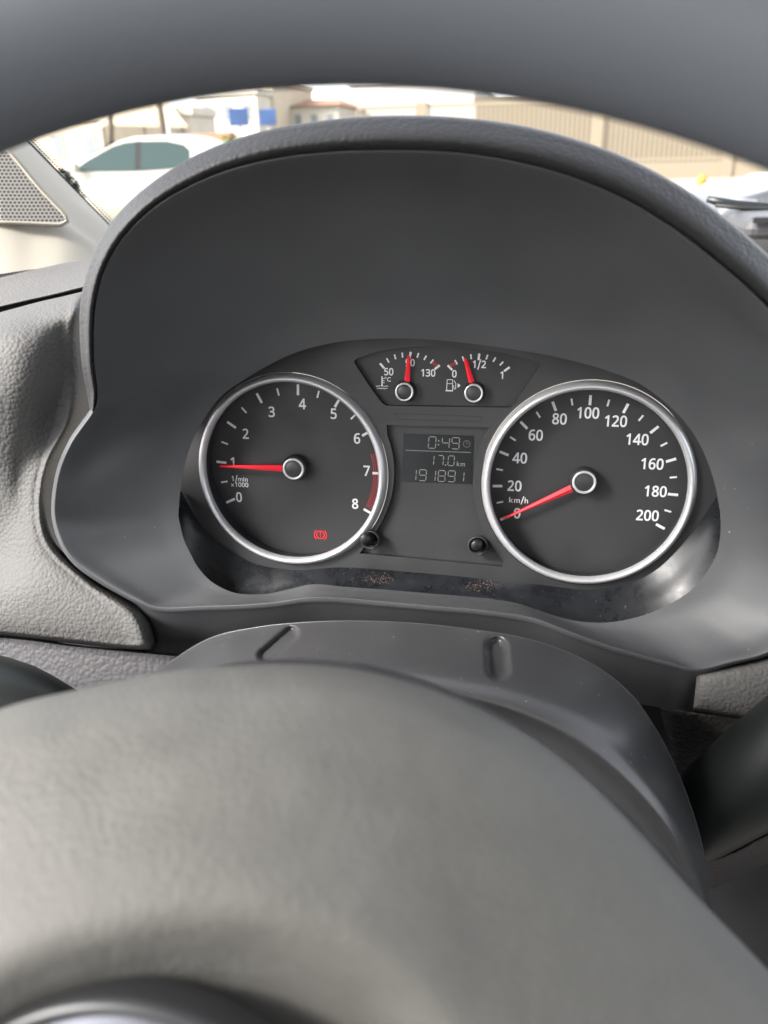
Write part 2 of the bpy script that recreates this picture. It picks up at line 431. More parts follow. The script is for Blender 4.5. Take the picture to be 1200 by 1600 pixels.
# --- buildings
def building(name, label, u0, u1, vtop, Y, wallm, depth=10., roofm=None, floors=2, bays=3, roofh=0., band=None, windows=True):
    a, b_ = at(u0, vtop, Y), at(u1, vtop, Y); x0, x1 = a.x, b_.x; H = (a.z + b_.z) / 2
    root = thing(name, ((x0 + x1) / 2, Y, 0), label, 'building')
    MB().box(x0, x1, Y, Y + depth, 0, H).build('wall', wallm, root, local=False)
    if roofh:
        rb = MB(); xm = (x0 + x1) / 2
        rb.add([(x0 - .3, Y - .4, H + .01), (x1 + .3, Y - .4, H + .01), (x1 + .3, Y + depth, H + .01), (x0 - .3, Y + depth, H + .01), (x0 + 1, Y + depth / 2, H + roofh), (x1 - 1, Y + depth / 2, H + roofh)],
               [(0, 1, 5, 4), (1, 2, 5), (2, 3, 4, 5), (3, 0, 4), (3, 2, 1, 0)]); rb.build('roof', roofm, root, local=False)
    else:
        MB().box(x0 - .15, x1 + .15, Y - .15, Y + depth, H + .004, H + .35).build('parapet', wallm, root, local=False)
    fh = H / floors; bw = (x1 - x0) / bays
    for i in range(floors if windows else 0):
        for j in range(bays):
            cx = x0 + bw * (j + .5); z0 = i * fh + fh * .38
            f = MB().box(cx - bw * .22, cx + bw * .22, Y - .06, Y - .003, z0, z0 + fh * .42).build('window', wallm, root, local=False)
            MB().box(cx - bw * .18, cx + bw * .18, Y - .075, Y - .062, z0 + .08, z0 + fh * .42 - .08).build('pane', M['pane'], f, local=False)
    if band:
        MB().box(x0, x1, Y - 1.1, Y - .01, fh - .1, fh + .05).build('balcony', wallm, root, local=False)
    return root
building('house', 'pale two-storey house behind the larger blue sign', 305, 400, 148, 55, M['wallpale'], floors=2, bays=3)
building('house', 'taller cream block with balconies between the two blue signs', 388, 425, 128, 58, M['wallbeige'], floors=3, bays=2, band=True)
building('house', 'beige house with orange tiled roof right of the smaller blue sign', 428, 528, 166, 62, M['wallpale'], floors=2, bays=4, roofm=M['tile'], roofh=.7)
building('warehouse', 'long pale grey warehouse rising over the beige fence', 546, 742, 128, 70, M['wallgrey'], floors=1, bays=2, depth=25, windows=False)
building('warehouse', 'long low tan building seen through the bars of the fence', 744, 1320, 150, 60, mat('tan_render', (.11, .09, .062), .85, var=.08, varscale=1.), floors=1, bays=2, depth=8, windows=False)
building('shop', 'low cream shop far left behind the white car', -40, 160, 190, 60, M['wallbeige'], floors=1, bays=4)
building('kiosk', 'small white kiosk beside the leaning tree trunk', 262, 298, 180, 40, M['wallpale'], floors=1, bays=1, depth=3)
# awning
aw = thing('awning', at(215, 225, 36), 'tan fabric awning on thin posts behind the white car', 'awning')
p0, p1 = at(150, 192, 36), at(292, 196, 36); q0, q1 = at(178, 168, 40), at(255, 150, 40)
V = [p0, p1, q1, q0]; V += [v - Vector((0, 0, .08)) for v in V]
mesh_obj('canopy', V, [(0, 1, 2, 3), (7, 6, 5, 4), (0, 4, 5, 1), (1, 5, 6, 2), (2, 6, 7, 3), (3, 7, 4, 0)], M['awning'], aw, smooth=False)
for u in (160, 225, 285):
    p = at(u, 200, 36.2); mesh_obj('post', *tube([(p.x, p.y, 0), (p.x, p.y, p.z + .02)], [.06, .06], 8), M['bark'], aw)
# blue signs
def sign(label, u, v, wpx, hpx, Y):
    p = at(u, v, Y); sc = (p - EYE).length / FPX; W, H = wpx * sc, hpx * sc
    r = thing('road_sign', (p.x, p.y, 0), label, 'sign', group='blue signs on poles')
    bevel(MB().box(p.x - W / 2, p.x + W / 2, p.y - .03, p.y + .03, p.z - H / 2, p.z + H / 2).build('sign_panel', M['signblue'], r, local=False), .02)
    mesh_obj('pole', *tube([(p.x, p.y + .08, 0), (p.x, p.y + .08, p.z + H / 2)], [.05, .05], 10), M['wallgrey'], r)
    b = MB()
    for k, ww in enumerate((.62, .70, .45)): b.box(p.x - W * ww / 2, p.x + W * ww / 2, p.y - .034, p.y - .031, p.z + H * (.22 - .24 * k) - H * .035, p.z + H * (.22 - .24 * k) + H * .035)
    b.build('lettering_rows', mat('faded_sign_lettering', (.03, .065, .17), .6), r, local=False)
sign('larger blue sign on a pole over the green bush', 373, 183, 28, 22, 30)
sign('smaller blue sign right of the larger one', 418, 183, 24, 20, 33)
# trees and bush
def trunk_tree(label, u0, v0, u1, v1, Y, rad, seed):
    rr = random.Random(seed)
    a, b_ = at(u0, v0, Y), at(u1, v1, Y); d = (a - b_); base = b_ - d * (b_.z / d.z); top = a + d * .8
    t = thing('tree', (base.x, base.y, 0), label, 'tree')
    P = [base.lerp(top, k / 6) + Vector((rr.uniform(-.05, .05), 0, 0)) for k in range(7)]; P[0].z = 0
    mesh_obj('trunk', *tube(P, [rad * (1.25 - .1 * k) for k in range(7)], 10), M['bark'], t)
    V, Fc = [], []
    for _ in range(900):
        c = top + Vector((rr.gauss(0, 1.3), rr.gauss(0, 1.3), 1.6 + rr.gauss(0, .8))); s = rr.uniform(.08, .2)
        q = Matrix.Rotation(rr.uniform(0, 6.28), 3, 'Z') @ Matrix.Rotation(rr.uniform(-1.2, 1.2), 3, 'X')
        i = len(V); V += [c + q @ Vector(x) * s for x in ((-1, 0, 0), (0, -.5, 0), (1, 0, 0), (0, .5, 0))]; Fc.append((i, i + 1, i + 2, i + 3))
    mesh_obj('crown', V, Fc, M['leaf'], t, smooth=False)
trunk_tree('thin leaning tree trunk right of the awning', 247, 150, 255, 200, 28, .13, 1)
trunk_tree('slim upright tree trunk left of the awning', 170, 170, 173, 210, 30, .13, 2)
def leafy(label, p, rad, hgt, n, leaf, seed, mt):
    rr = random.Random(seed); V, Fc = [], []
    for _ in range(n):
        a, e, r0 = rr.uniform(0, 6.28), rr.uniform(0, 1.5), rr.uniform(.5, 1) ** .5
        c = Vector((p.x + rad * r0 * cos(a) * cos(e), p.y + rad * r0 * sin(a) * cos(e), .06 + hgt * r0 * sin(e))); s_ = rr.uniform(.6, 1.2) * leaf
        q = Matrix.Rotation(rr.uniform(0, 6.28), 3, 'Z') @ Matrix.Rotation(rr.uniform(-1.2, 1.2), 3, 'X')
        i = len(V); V += [c + q @ Vector(x) * s_ for x in ((-1, 0, 0), (0, -.6, 0), (1, 0, 0), (0, .6, 0))]; Fc.append((i, i + 1, i + 2, i + 3))
    bush = thing('bush', (p.x, p.y, 0), label, 'bush')
    mesh_obj('foliage', V, Fc, mt, bush, smooth=False)
    mesh_obj('stem', *tube([(p.x, p.y, 0), (p.x, p.y, hgt * .5)], [.05, .03], 8), M['bark'], bush)
leafy('bright green bush under the larger blue sign', at(360, 222, 24), .9, 1.75, 700, .08, 5, M['leaf'])
leafy('low dark green shrub between the pillar trim and the white car', at(99, 285, 10.0), .30, .98, 1400, .05, 6, mat('dark_leaf', (.02, .035, .03), .6, var=.3, varscale=6))
p = at(335, 213, 26); tag(MB().box(p.x - .9, p.x + .5, p.y, p.y + .5, 0, p.z + .1).build('planter_box', M['tile'], None), 'orange painted planter box left of the green bush', 'planter')

# ================================================================== THE CAR WE SIT IN
# --- windscreen: one clear pane with its printed dots along the pillar
ws = thing('windscreen', (0, .80, .90), 'clear windscreen with black printed dots along its left pillar edge', 'windscreen')
WS = [Vector((-.78, .80, .90)), Vector((.78, .80, .90)), Vector((.70, .12, 1.52)), Vector((-.70, .12, 1.52))]
mesh_obj('glass', WS, [(0, 1, 2, 3)], M['clear'], ws, smooth=False)
wn = (WS[1] - WS[0]).cross(WS[3] - WS[0]).normalized()
def on_ws(u, v):
    r = cam2world(ray(u, v)); t = (WS[0] - EYE).dot(wn) / r.dot(wn); return EYE + r * t
b = MB()
for row, (dx, rad) in enumerate(((1, .0013), (6, .0010), (10, .0007))):
    for k in range(46):
        t = (k + .5 * (row % 2)) / 46; c = on_ws(28 + t * 152 + dx, 208 + t * 156 - dx * .4)
        e1 = Vector((1, 0, 0)); e2 = wn.cross(e1).normalized(); n = 8
        b.add([c - wn * .001 + (e1 * cos(6.283 * q / n) + e2 * sin(6.283 * q / n)) * rad for q in range(n)], [tuple(range(n))])
b.build('frit_dots', M['black'], ws, local=False)

# --- unseen cabin shell, added to block overhead light: roof, doors, floor
cabin = thing('unseen_cabin', (0, -.5, .25), 'unseen car cabin shell of roof, doors and floor, added to shade the dashboard', 'car cabin')
def shell(name, pts, m, th=.03):
    b = MB(); k = len(pts); P3 = [Vector(p) for p in pts]; nn = (P3[1] - P3[0]).cross(P3[2] - P3[0]).normalized() * th
    b.add(P3 + [p + nn for p in P3], [tuple(range(k)), tuple(range(2 * k - 1, k - 1, -1))] + [(i, (i + 1) % k, k + (i + 1) % k, k + i) for i in range(k)])
    return b.build(name, m, cabin, local=False)
head = mat('headliner_fabric', (.50, .50, .50), .9); carpet = mat('floor_carpet', (.10, .095, .09), .95); seatm = mat('bounce_seat_fabric', (.50, .48, .46), .9)  # headliner and seat kept pale to throw light back
shell('headliner', [(-.60, .12, 1.50), (.60, .12, 1.50), (.62, -1.9, 1.50), (-.62, -1.9, 1.50)], head)
shell('floor', [(-.75, -2.0, .25), (.75, -2.0, .25), (.75, .95, .25), (-.75, .95, .25)], carpet)
for sd in (-1, 1):
    shell('door_panel', [(sd * .76, .55, .25), (sd * .76, .55, .88), (sd * .74, -2.0, .88), (sd * .74, -2.0, .25)], M['dash'], .03 * sd)
    shell('centre_pillar', [(sd * .735, -.75, .88), (sd * .735, -.90, .88), (sd * .625, -.92, 1.50), (sd * .625, -.80, 1.50)], M['pillar'], .03 * sd)
shell('bounce_seat_cushion', [(-.36, -.85, .52), (.22, -.85, .52), (.22, -.30, .56), (-.36, -.30, .56)], seatm, .1)  # unseen pale seat, added to bounce light up under the hood
shell('bounce_seat_back', [(-.36, -.88, .50), (.22, -.88, .50), (.20, -1.05, 1.12), (-.34, -1.05, 1.12)], seatm, .1)
# --- A-pillar trim with speaker grille
pt = thing('pillar_trim', dep(60, 400, .60), 'beige windscreen pillar trim with triangular perforated speaker grille', 'pillar trim')
top = [(-160, 100, .66), (-60, 150, .66), (20, 212, .67), (60, 255, .68), (110, 310, .69), (150, 340, .70), (192, 366, .71)]
mid = [(-190, 180, .62), (-90, 215, .62), (-5, 228, .625), (35, 268, .63), (80, 320, .64), (128, 360, .65), (178, 385, .66)]
low = [(-190, 330, .585), (-90, 345, .585), (0, 352, .59), (50, 356, .60), (100, 362, .61), (140, 378, .625), (170, 400, .64)]
bot = [(-190, 455, .55), (-90, 440, .555), (0, 428, .56), (50, 421, .57), (100, 416, .58), (140, 411, .60), (165, 408, .62)]
back = [(u + 30, v + 10, d + .06) for u, v, d in top]
rows = [bypar(r, 60) for r in (back, top, mid, low, bot)]
mesh_obj('trim_panel', *grid_loft(rows, 8, conv=dep), M['pillar'], pt)
def tri_on(u, v): return dep(u, v, .588 + .0004 * max(0, u) * .3)
g = spline([(-120, 190), (-60, 205), (-10, 228), (8, 236), (22, 250), (60, 296), (96, 334), (102, 342), (96, 348), (40, 346), (-30, 344), (-120, 342)], 70, True)
cx, cy = 10, 300
V = [tri_on(u, v) for u, v in g]; uvs = [((u) / 6.6, v / 5.6) for u, v in g]
mesh_obj('speaker_grille', V, [tuple(range(len(V)))], M['grille'], pt, smooth=False, uvs=uvs)
ring = [(u, v) for u, v in g]; N = outward(ring)
V = []; 
for (u, v), (nx, ny) in zip(ring, N): V += [dep(u - nx * .5, v - ny * .5, .5872 + .0004 * max(0, u) * .3), dep(u + nx * 3, v + ny * 3, .585 + .0004 * max(0, u) * .3), dep(u + nx * 7, v + ny * 7, .592 + .0004 * max(0, u) * .3)]
k = len(ring); Fc = []
for i in range(k):
    j = (i + 1) % k
    for q in (0, 1): Fc.append((3 * i + q, 3 * j + q, 3 * j + q + 1, 3 * i + q + 1))
mesh_obj('grille_surround', V, Fc, M['pillar'], pt)

# --- instrument hood
hood = thing('instrument_hood', dp(640, 940, .03), 'dark hood arching over the instruments, grained padded edge, smooth inside', 'instrument hood')
A = [  # outer u, v, h   |  inner u, v   | outward row (dx, dy, dh) or None
 (85, 800, .050, 279, 800), (92, 740, .054, 286, 740), (112, 690, .060, 300, 690), (146, 640, .066, 325, 645), (152, 610, .070, 350, 615),
 (147, 560, .078, 390, 588), (150, 480, .085, 430, 565), (168, 415, .090, 465, 550), (205, 360, .094, 500, 540), (262, 312, .097, 540, 533),
 (345, 272, .099, 580, 530), (440, 248, .100, 620, 529), (540, 238, .100, 660, 530), (640, 237, .100, 700, 533), (740, 243, .100, 745, 538),
 (850, 265, .100, 795, 545), (950, 300, .099, 845, 553), (1040, 350, .098, 895, 564), (1120, 410, .096, 945, 578), (1200, 482, .092, 1000, 600),
 (1262, 560, .086, 1050, 638), (1290, 640, .078, 1085, 680), (1300, 700, .072, 1107, 725), (1330, 760, .064, 1121, 775), (1345, 830, .058, 1126, 825),
 (1325, 910, .052, 1118, 870), (1270, 980, .048, 1090, 912), (1200, 1020, .046, 1060, 936), (1140, 1036, .045, 1020, 956), (1090, 1046, .045, 980, 968),
 (1050, 1038, .045, 940, 973), (1000, 1025, .045, 900, 970), (940, 1007, .045, 870, 963), (885, 987, .045, 840, 953), (830, 967, .045, 805, 942),
 (760, 956, .045, 750, 934), (680, 949, .045, 680, 928), (600, 942, .045, 610, 922), (530, 936, .045, 540, 917), (480, 936, .045, 490, 913),
 (430, 943, .045, 450, 921), (380, 947, .045, 415, 928), (320, 949, .045, 370, 927), (252, 951, .046, 335, 912), (215, 940, .047, 312, 890),
 (165, 912, .048, 298, 866), (120, 880, .049, 288, 845), (96, 845, .050, 282, 822)]
OUT = [(a[0], a[1], a[2]) for a in A]; INN = [(a[3], a[4], .020) for a in A]
FASC = {29: (1083, 1113), 30: (1036, 1106), 31: (985, 1098), 32: (930, 1090), 33: (880, 1076), 34: (830, 1060), 35: (760, 1045), 36: (680, 1035), 37: (600, 1030), 38: (530, 1025),
        39: (480, 1022), 40: (430, 1025), 41: (380, 1025), 42: (320, 1024), 43: (246, 1020)}
NRM = outward(OUT)
o1, o2, o3, o4 = [], [], [], []
for i, (u, v, h) in enumerate(OUT):
    nx, ny = NRM[i]
    if i in FASC:
        fu, fv = FASC[i]
        o1.append((u * .97 + fu * .03, v * .94 + fv * .06, h - .0008)); o2.append((u * .9 + fu * .1, v * .88 + fv * .12, h - .0032)); o3.append((u * .6 + fu * .4, v * .55 + fv * .45, h - .014)); o4.append((fu, fv, h - .034))
    else:
        o1.append((u + nx * 2, v + ny * 2, h - .0012)); o2.append((u + nx * 4, v + ny * 4, h - .004)); o3.append((u + nx * 5, v + ny * 5, h - .012)); o4.append((u + nx * 5, v + ny * 5, h - .03))
NA = 480
def blend(t, k, push=0.):
    out = []
    for a, c in zip(OUT, INN):
        out.append((a[0] + (c[0] - a[0]) * t, a[1] + (c[1] - a[1]) * t, a[2] + (c[2] - a[2]) * k))
    return out
rnd_in = [(u - NRM[i][0] * 5, v - NRM[i][1] * (5 if i not in FASC else 2.5), h - .0006) for i, (u, v, h) in enumerate(OUT)]
rows = [o4, o3, o2, o1, OUT, rnd_in, blend(.22, .28), blend(.5, .58), blend(.8, .86), INN]
rows = [bypar(r, NA, True) for r in rows]
mesh_obj('inner_shroud', *grid_loft(rows, 5, True), M['shroud'], hood)
SIL = [(143, 645, .056), (138, 612, .062), (129, 560, .070), (127, 480, .077), (142, 412, .082), (172, 352, .086), (222, 298, .089), (300, 245, .091), (398, 208, .092), (500, 189, .092),
       (600, 181, .092), (720, 184, .092), (840, 202, .092), (955, 237, .091), (1048, 282, .090), (1130, 338, .088), (1215, 412, .084), (1285, 490, .078), (1325, 570, .070), (1335, 640, .064)]
CRE = [OUT[i] for i in range(3, 23)]
def fwd(P, d, dz):                                # push forward in the car (away), sinking by dz
    return [P_ + Vector((0, d, -dz)) for P_ in P]
NV = 300
cre = bypar([(u, v, h - .003) for u, v, h in CRE], NV)
cr1 = bypar([(c[0] * .93 + s[0] * .07, c[1] * .93 + s[1] * .07, c[2] - .0005) for c, s in zip(CRE, SIL)], NV)
m1 = bypar([(c[0] * .62 + s[0] * .38, c[1] * .62 + s[1] * .38, c[2] + .003) for c, s in zip(CRE, SIL)], NV)
m2 = bypar([(c[0] * .25 + s[0] * .75, c[1] * .25 + s[1] * .75, (c[2] + s[2]) / 2 + .003) for c, s in zip(CRE, SIL)], NV)
sil = bypar(SIL, NV)
W = [[dp(*p) for p in r] for r in (cre, cr1, m1, m2, sil)]
W.append(fwd(W[4], .02, .001)); W.append(fwd(W[4], .06, .010)); W.append(fwd(W[4], .14, .04)); W.append(fwd(W[4], .26, .10))
def world_loft(W, nv):
    n = len(W[0]); R = []
    T = [[tuple(p) for p in r] for r in W]
    for i in range(len(T) - 1):
        for s in range(nv): R.append([cr([T[q][j] for q in range(len(T))], i, s / nv) for j in range(n)])
    R.append(T[-1]); V = [p for r in R for p in r]; Fc = []
    for i in range(len(R) - 1):
        for j in range(n - 1): a = i * n + j; Fc.append((a, a + 1, a + 1 + n, a + n))
    return V, Fc
mesh_obj('padded_edge', *world_loft(W, 5), M['visor'], hood)

# --- dashboard: pads and panels
dash = thing('dashboard', dp(60, 1000, .03), 'grey leather-grained dashboard around the instrument hood', 'dashboard')
def surf(name, rows, n, nv, m, conv=dp, smooth=True, straight=False):
    return mesh_obj(name, *grid_loft([bypar(r, n) for r in rows], nv, conv=conv, straight=straight), m, dash, smooth)
# top pad, left, between pillar and seam
surf('top_pad', [[(-260, 470, .62), (-100, 440, .60), (0, 424, .59), (80, 413, .585), (150, 405, .58), (230, 395, .57)],
                 [(-260, 490, .56), (-100, 462, .55), (0, 444, .535), (80, 432, .52), (150, 422, .51), (230, 415, .50)],
                 [(-260, 525, .51), (-100, 501, .50), (0, 474, .485), (80, 456, .475), (150, 440, .465), (230, 430, .46)],
                 [(-260, 531, .508), (-100, 507, .50), (0, 480, .485), (80, 462, .475), (150, 446, .465), (230, 436, .46)],
                 [(-260, 530, .53), (-100, 507, .52), (0, 480, .505), (80, 462, .495), (150, 446, .485), (230, 436, .48)]], 60, 6, M['dash'], conv=dep)
# main left panel
L = [
 [(-260, 536, -.075), (-90, 513, -.07), (0, 488, -.065), (60, 472, -.062), (100, 463, -.06), (125, 457, -.06), (150, 452, -.07)],
 [(-260, 538, -.030), (-90, 515, -.028), (0, 490, -.026), (60, 474, -.024), (100, 465, -.022), (125, 459, -.022), (150, 454, -.045)],
 [(-260, 560, -.005), (-90, 530, .000), (0, 503, .004), (60, 492, .006), (100, 486, .008), (122, 482, .005), (140, 480, -.03)],
 [(-260, 600, .022), (-90, 555, .026), (0, 527, .028), (55, 522, .024), (95, 522, .014), (118, 522, .006), (138, 520, -.03)],
 [(-260, 690, .034), (-90, 640, .036), (0, 600, .036), (50, 592, .030), (95, 590, .014), (122, 590, .004), (146, 588, -.03)],
 [(-260, 760, .036), (-90, 715, .036), (0, 675, .034), (42, 668, .028), (84, 662, .016), (112, 656, .012), (138, 650, -.03)],
 [(-260, 820, .034), (-90, 780, .033), (0, 745, .031), (32, 738, .027), (60, 728, .025), (80, 722, .019), (104, 716, -.03)],
 [(-260, 870, .033), (-90, 840, .032), (0, 812, .031), (30, 804, .031), (52, 797, .031), (68, 793, .026), (92, 790, -.02)],
 [(-260, 910, .034), (-90, 888, .034), (0, 868, .036), (36, 862, .039), (66, 856, .038), (84, 853, .031), (106, 850, -.015)],
 [(-260, 945, .042), (-90, 930, .044), (0, 918, .046), (60, 914, .048), (118, 910, .045), (142, 908, .037), (166, 906, -.01)],
 [(-260, 965, .044), (-90, 958, .047), (0, 955, .050), (80, 957, .051), (170, 958, .049), (212, 955, .043), (236, 948, -.005)],
 [(-260, 975, .044), (-90, 976, .047), (0, 980, .050), (90, 988, .051), (190, 998, .050), (230, 996, .047), (244, 990, .012)],
 [(-260, 980, .040), (-90, 983, .043), (0, 989, .046), (90, 999, .047), (190, 1010, .047), (230, 1012, .044), (243, 1012, .012)],
 [(-260, 983, .020), (-90, 986, .022), (0, 993, .025), (90, 1003, .025), (190, 1014, .025), (230, 1017, .02), (243, 1017, .005)]]
surf('padded_panel', L, 150, 10, M['dash'])
# lower trim, left, with its folded-in bright edge
surf('lower_trim', [[(-260, 983, .020), (0, 992, .022), (120, 1006, .022), (260, 1020, .022), (330, 1026, .02)],
                    [(-260, 988, .034), (0, 997, .036), (120, 1011, .036), (260, 1024, .034), (330, 1030, .03)],
                    [(-260, 996, .036), (0, 1006, .038), (120, 1018, .038), (260, 1030, .036), (330, 1036, .03)],
                    [(-260, 1080, .040), (0, 1080, .042), (120, 1080, .042), (260, 1080, .038), (330, 1080, .03)],
                    [(-260, 1180, .040), (0, 1160, .042), (120, 1150, .042), (260, 1140, .038), (330, 1130, .03)]], 60, 8, M['trim'])
# right padded panel
Rr = [[(1083, 1050, .020), (1089, 1046, .02), (1140, 1038, .02), (1200, 1022, .02), (1300, 985, .02)],
      [(1085, 1052, .034), (1094, 1048, .036), (1142, 1041, .036), (1202, 1025, .036), (1302, 988, .036)],
      [(1088, 1060, .040), (1100, 1056, .043), (1146, 1048, .044), (1206, 1034, .044), (1306, 998, .044)],
      [(1086, 1082, .041), (1100, 1082, .045), (1146, 1080, .047), (1206, 1076, .048), (1306, 1060, .048)],
      [(1084, 1100, .039), (1098, 1102, .043), (1146, 1110, .045), (1206, 1118, .046), (1306, 1125, .046)],
      [(1083, 1109, .034), (1094, 1110, .036), (1146, 1119, .038), (1206, 1128, .039), (1306, 1140, .039)],
      [(1083, 1111, .015), (1094, 1113, .016), (1146, 1122, .018), (1206, 1131, .019), (1306, 1144, .019)]]
surf('padded_panel', Rr, 60, 8, M['dash'])
surf('lower_trim', [[(1030, 1104, .026), (1060, 1110, .028), (1140, 1122, .028), (1220, 1134, .028), (1320, 1146, .028)],
                    [(1032, 1112, .028), (1060, 1117, .030), (1140, 1128, .030), (1220, 1140, .030), (1320, 1152, .030)],
                    [(1046, 1170, .014), (1062, 1180, .020), (1140, 1200, .020), (1220, 1210, .020), (1320, 1220, .020)],
                    [(1056, 1260, .002), (1070, 1270, .010), (1140, 1290, .010), (1220, 1300, .010), (1320, 1300, .010)]], 60, 8, M['trimdark'])
surf('knee_panel', [[(1090, 1345, .0), (1150, 1318, .01), (1200, 1290, .014), (1320, 1250, .014)], [(1090, 1352, .02), (1150, 1326, .03), (1200, 1300, .036), (1320, 1262, .036)],
                    [(1090, 1360, .02), (1150, 1338, .03), (1200, 1318, .034), (1320, 1285, .034)], [(1090, 1400, -.02), (1150, 1372, -.02), (1200, 1350, -.01), (1320, 1320, -.01)]], 40, 8, M['trimdark'])
# black sheet put in for the shade behind the column and below the hood
surf('recess_shade_sheet', [[(180, 985, -.02), (600, 985, -.02), (1000, 1010, -.02), (1400, 1040, -.02)], [(100, 1200, -.03), (600, 1200, -.03), (1000, 1300, -.03), (1400, 1300, -.03)],
                       [(100, 1750, -.04), (600, 1750, -.04), (1000, 1750, -.04), (1400, 1750, -.04)]], 20, 4, M['black'])
# dashboard top beyond the hood on the right
dt = [[Vector((x, y, z)) for x in (.02, .15, .3, .5, .75)] for y, z in ((.50, .96), (.54, .982), (.62, .984), (.72, .97), (.80, .92))]
mesh_obj('top_pad', *world_loft(dt, 6), mat('dash_top_pale', (.22, .21, .20), .6, bumps=[('grain', 480, .0006)]), dash)  # paler than the other dashboard panels
pf = [[Vector((x, y, z)) for x in (.155, .25, .4, .55, .75)] for y, z in ((.60, .975), (.52, .972), (.455, .955), (.43, .90), (.435, .80), (.47, .62), (.55, .40))]
mesh_obj('padded_panel', *world_loft(pf, 8), M['dash'], dash)
# seam (dark gap) strip behind the two pads on the left
surf('seam', [[(-260, 524, .500), (0, 474, .492), (150, 440, .472)], [(-260, 545, .500), (0, 494, .492), (150, 460, .472)]], 20, 2, M['gap'], conv=dep)

# cowl and wiper outside the glass
cw = thing('cowl_panel', at(1210, 350, .95), 'dark plastic cowl panel at the windscreen foot right of the hood', 'cowl')
b = MB(); p0 = at(1152, 334, .95); p1 = at(1400, 362, .95)
b.box(p0.x, p1.x + .3, .90, 1.05, p1.z - .004, p0.z); bevel(b.build('cover', M['cowl'], cw, local=False), .012, 3)
p0 = at(1178, 342, .895); MB().box(p0.x, p0.x + .3, .894, .899, p0.z - .004, p0.z + .001).build('slot', M['gap'], cw, local=False)
wp = thing('wiper', at(1200, 322, 1.02), 'black wiper arm lying above the cowl panel', 'wiper')
mesh_obj('wiper_arm', *tube([at(1105, 311, 1.0), at(1130, 317, 1.0), at(1150, 320, 1.0), at(1230, 325, 1.02), at(1400, 330, 1.05)], [.0035, .005, .005, .004, .004], 10), M['stalk'], wp)
mesh_obj('wiper_blade', *tube([at(1118, 321, .995), at(1160, 325, .995), at(1400, 336, 1.04)], [.002, .0025, .0025], 8), M['black'], wp)

# --- steering column cover with two moulded slots
colm = thing('column_cover', dp(600, 1100, .06), 'black plastic steering column cover with two moulded slots', 'column cover')
BK = [(190, 1090, .050), (255, 1042, .055), (325, 999, .060), (400, 981, .062), (480, 973, .064), (560, 971, .065), (650, 975, .065), (740, 985, .065), (830, 1001, .065), (920, 1036, .065),
      (985, 1086, .066), (1030, 1150, .068), (1066, 1225, .070), (1094, 1310, .075), (1110, 1395, .08), (1116, 1480, .085)]
RG = [(170, 1125, .093), (250, 1092, .097), (335, 1066, .100), (420, 1052, .1), (500, 1048, .1), (580, 1053, .1), (650, 1064, .1), (720, 1078, .1), (800, 1099, .1), (880, 1134, .1),
      (950, 1184, .1), (1008, 1242, .1), (1052, 1300, .1), (1084, 1365, .1), (1102, 1430, .1), (1110, 1500, .1)]
def mixr(t, dh=0., A_=BK, B_=RG): return [tuple(a * (1 - t) + b * t for a, b in zip(p, q))[:2] + (p[2] * (1 - t) + q[2] * t + dh,) for p, q in zip(A_, B_)]
below0 = [(u, v + 4, h - .0005) for u, v, h in mixr(1.06)]
below1 = [(u - 6 * (i / 15), v + 10, h - .005) for i, (u, v, h) in enumerate(RG)]
below2 = [(u - 25 * (i / 15), v + 34, h - .022) for i, (u, v, h) in enumerate(RG)]
below3 = [(u - 90 * (i / 15), v + 130, h - .060) for i, (u, v, h) in enumerate(RG)]
bk0 = [(u + (6 if i < 3 else -6 if i > 10 else 0), v + 8, h - .02) for i, (u, v, h) in enumerate(BK)]
bk1 = [(u, v - .5, h - .003) for u, v, h in BK]
rows = [bypar(r, 300) for r in (bk0, bk1, [(u, v + 2, h) for u, v, h in BK], mixr(.35, .003), mixr(.7, .004), mixr(.93, .002), below0, below1, below2, below3)]
def seg_dist(u, v, a, b):
    dx, dy = b[0] - a[0], b[1] - a[1]; t = max(0, min(1, ((u - a[0]) * dx + (v - a[1]) * dy) / (dx * dx + dy * dy)))
    return hypot(u - a[0] - t * dx, v - a[1] - t * dy)
def slots(u, v, h):
    for a, b, r in (((455, 990), (415, 1024), 13), ((775, 1012), (778, 1046), 19)):
        d = seg_dist(u, v, a, b)
        if d < r:
            q = 1 - (d / r) ** 2; h -= .0045 * min(1, q * 1.6)
    return u, v, h
mesh_obj('upper_shell', *grid_loft(rows, 14, mod=slots), M['column'], colm)

# --- stalks
lp = spline([(-330, 1098, .115), (-140, 1084, .105), (-10, 1084, .098), (76, 1096, .094), (120, 1110, .092), (140, 1118, .091)], 14)
ls = thing('indicator_stalk', dp(-200, 1105, .11), 'dark rounded indicator stalk at the left, behind the hub', 'stalk')
mesh_obj('lever', *tube([dp(*p) for p in lp], [.0205] * 6 + [.0205, .0198, .018, .0165, .014, .011, .008, .003], 28), M['stalk'], ls)
rs = thing('wiper_stalk', dp(1080, 1290, .03), 'thick dark wiper stalk at the right of the column cover', 'stalk')
rp = spline([(1030, 1322, .035), (1085, 1282, .045), (1140, 1243, .055), (1220, 1186, .065), (1400, 1070, .08)], 16)
mesh_obj('lever', *tube([dp(*p) for p in rp], [.0165 + .0006 * i for i in range(16)], 28), M['stalk'], rs)

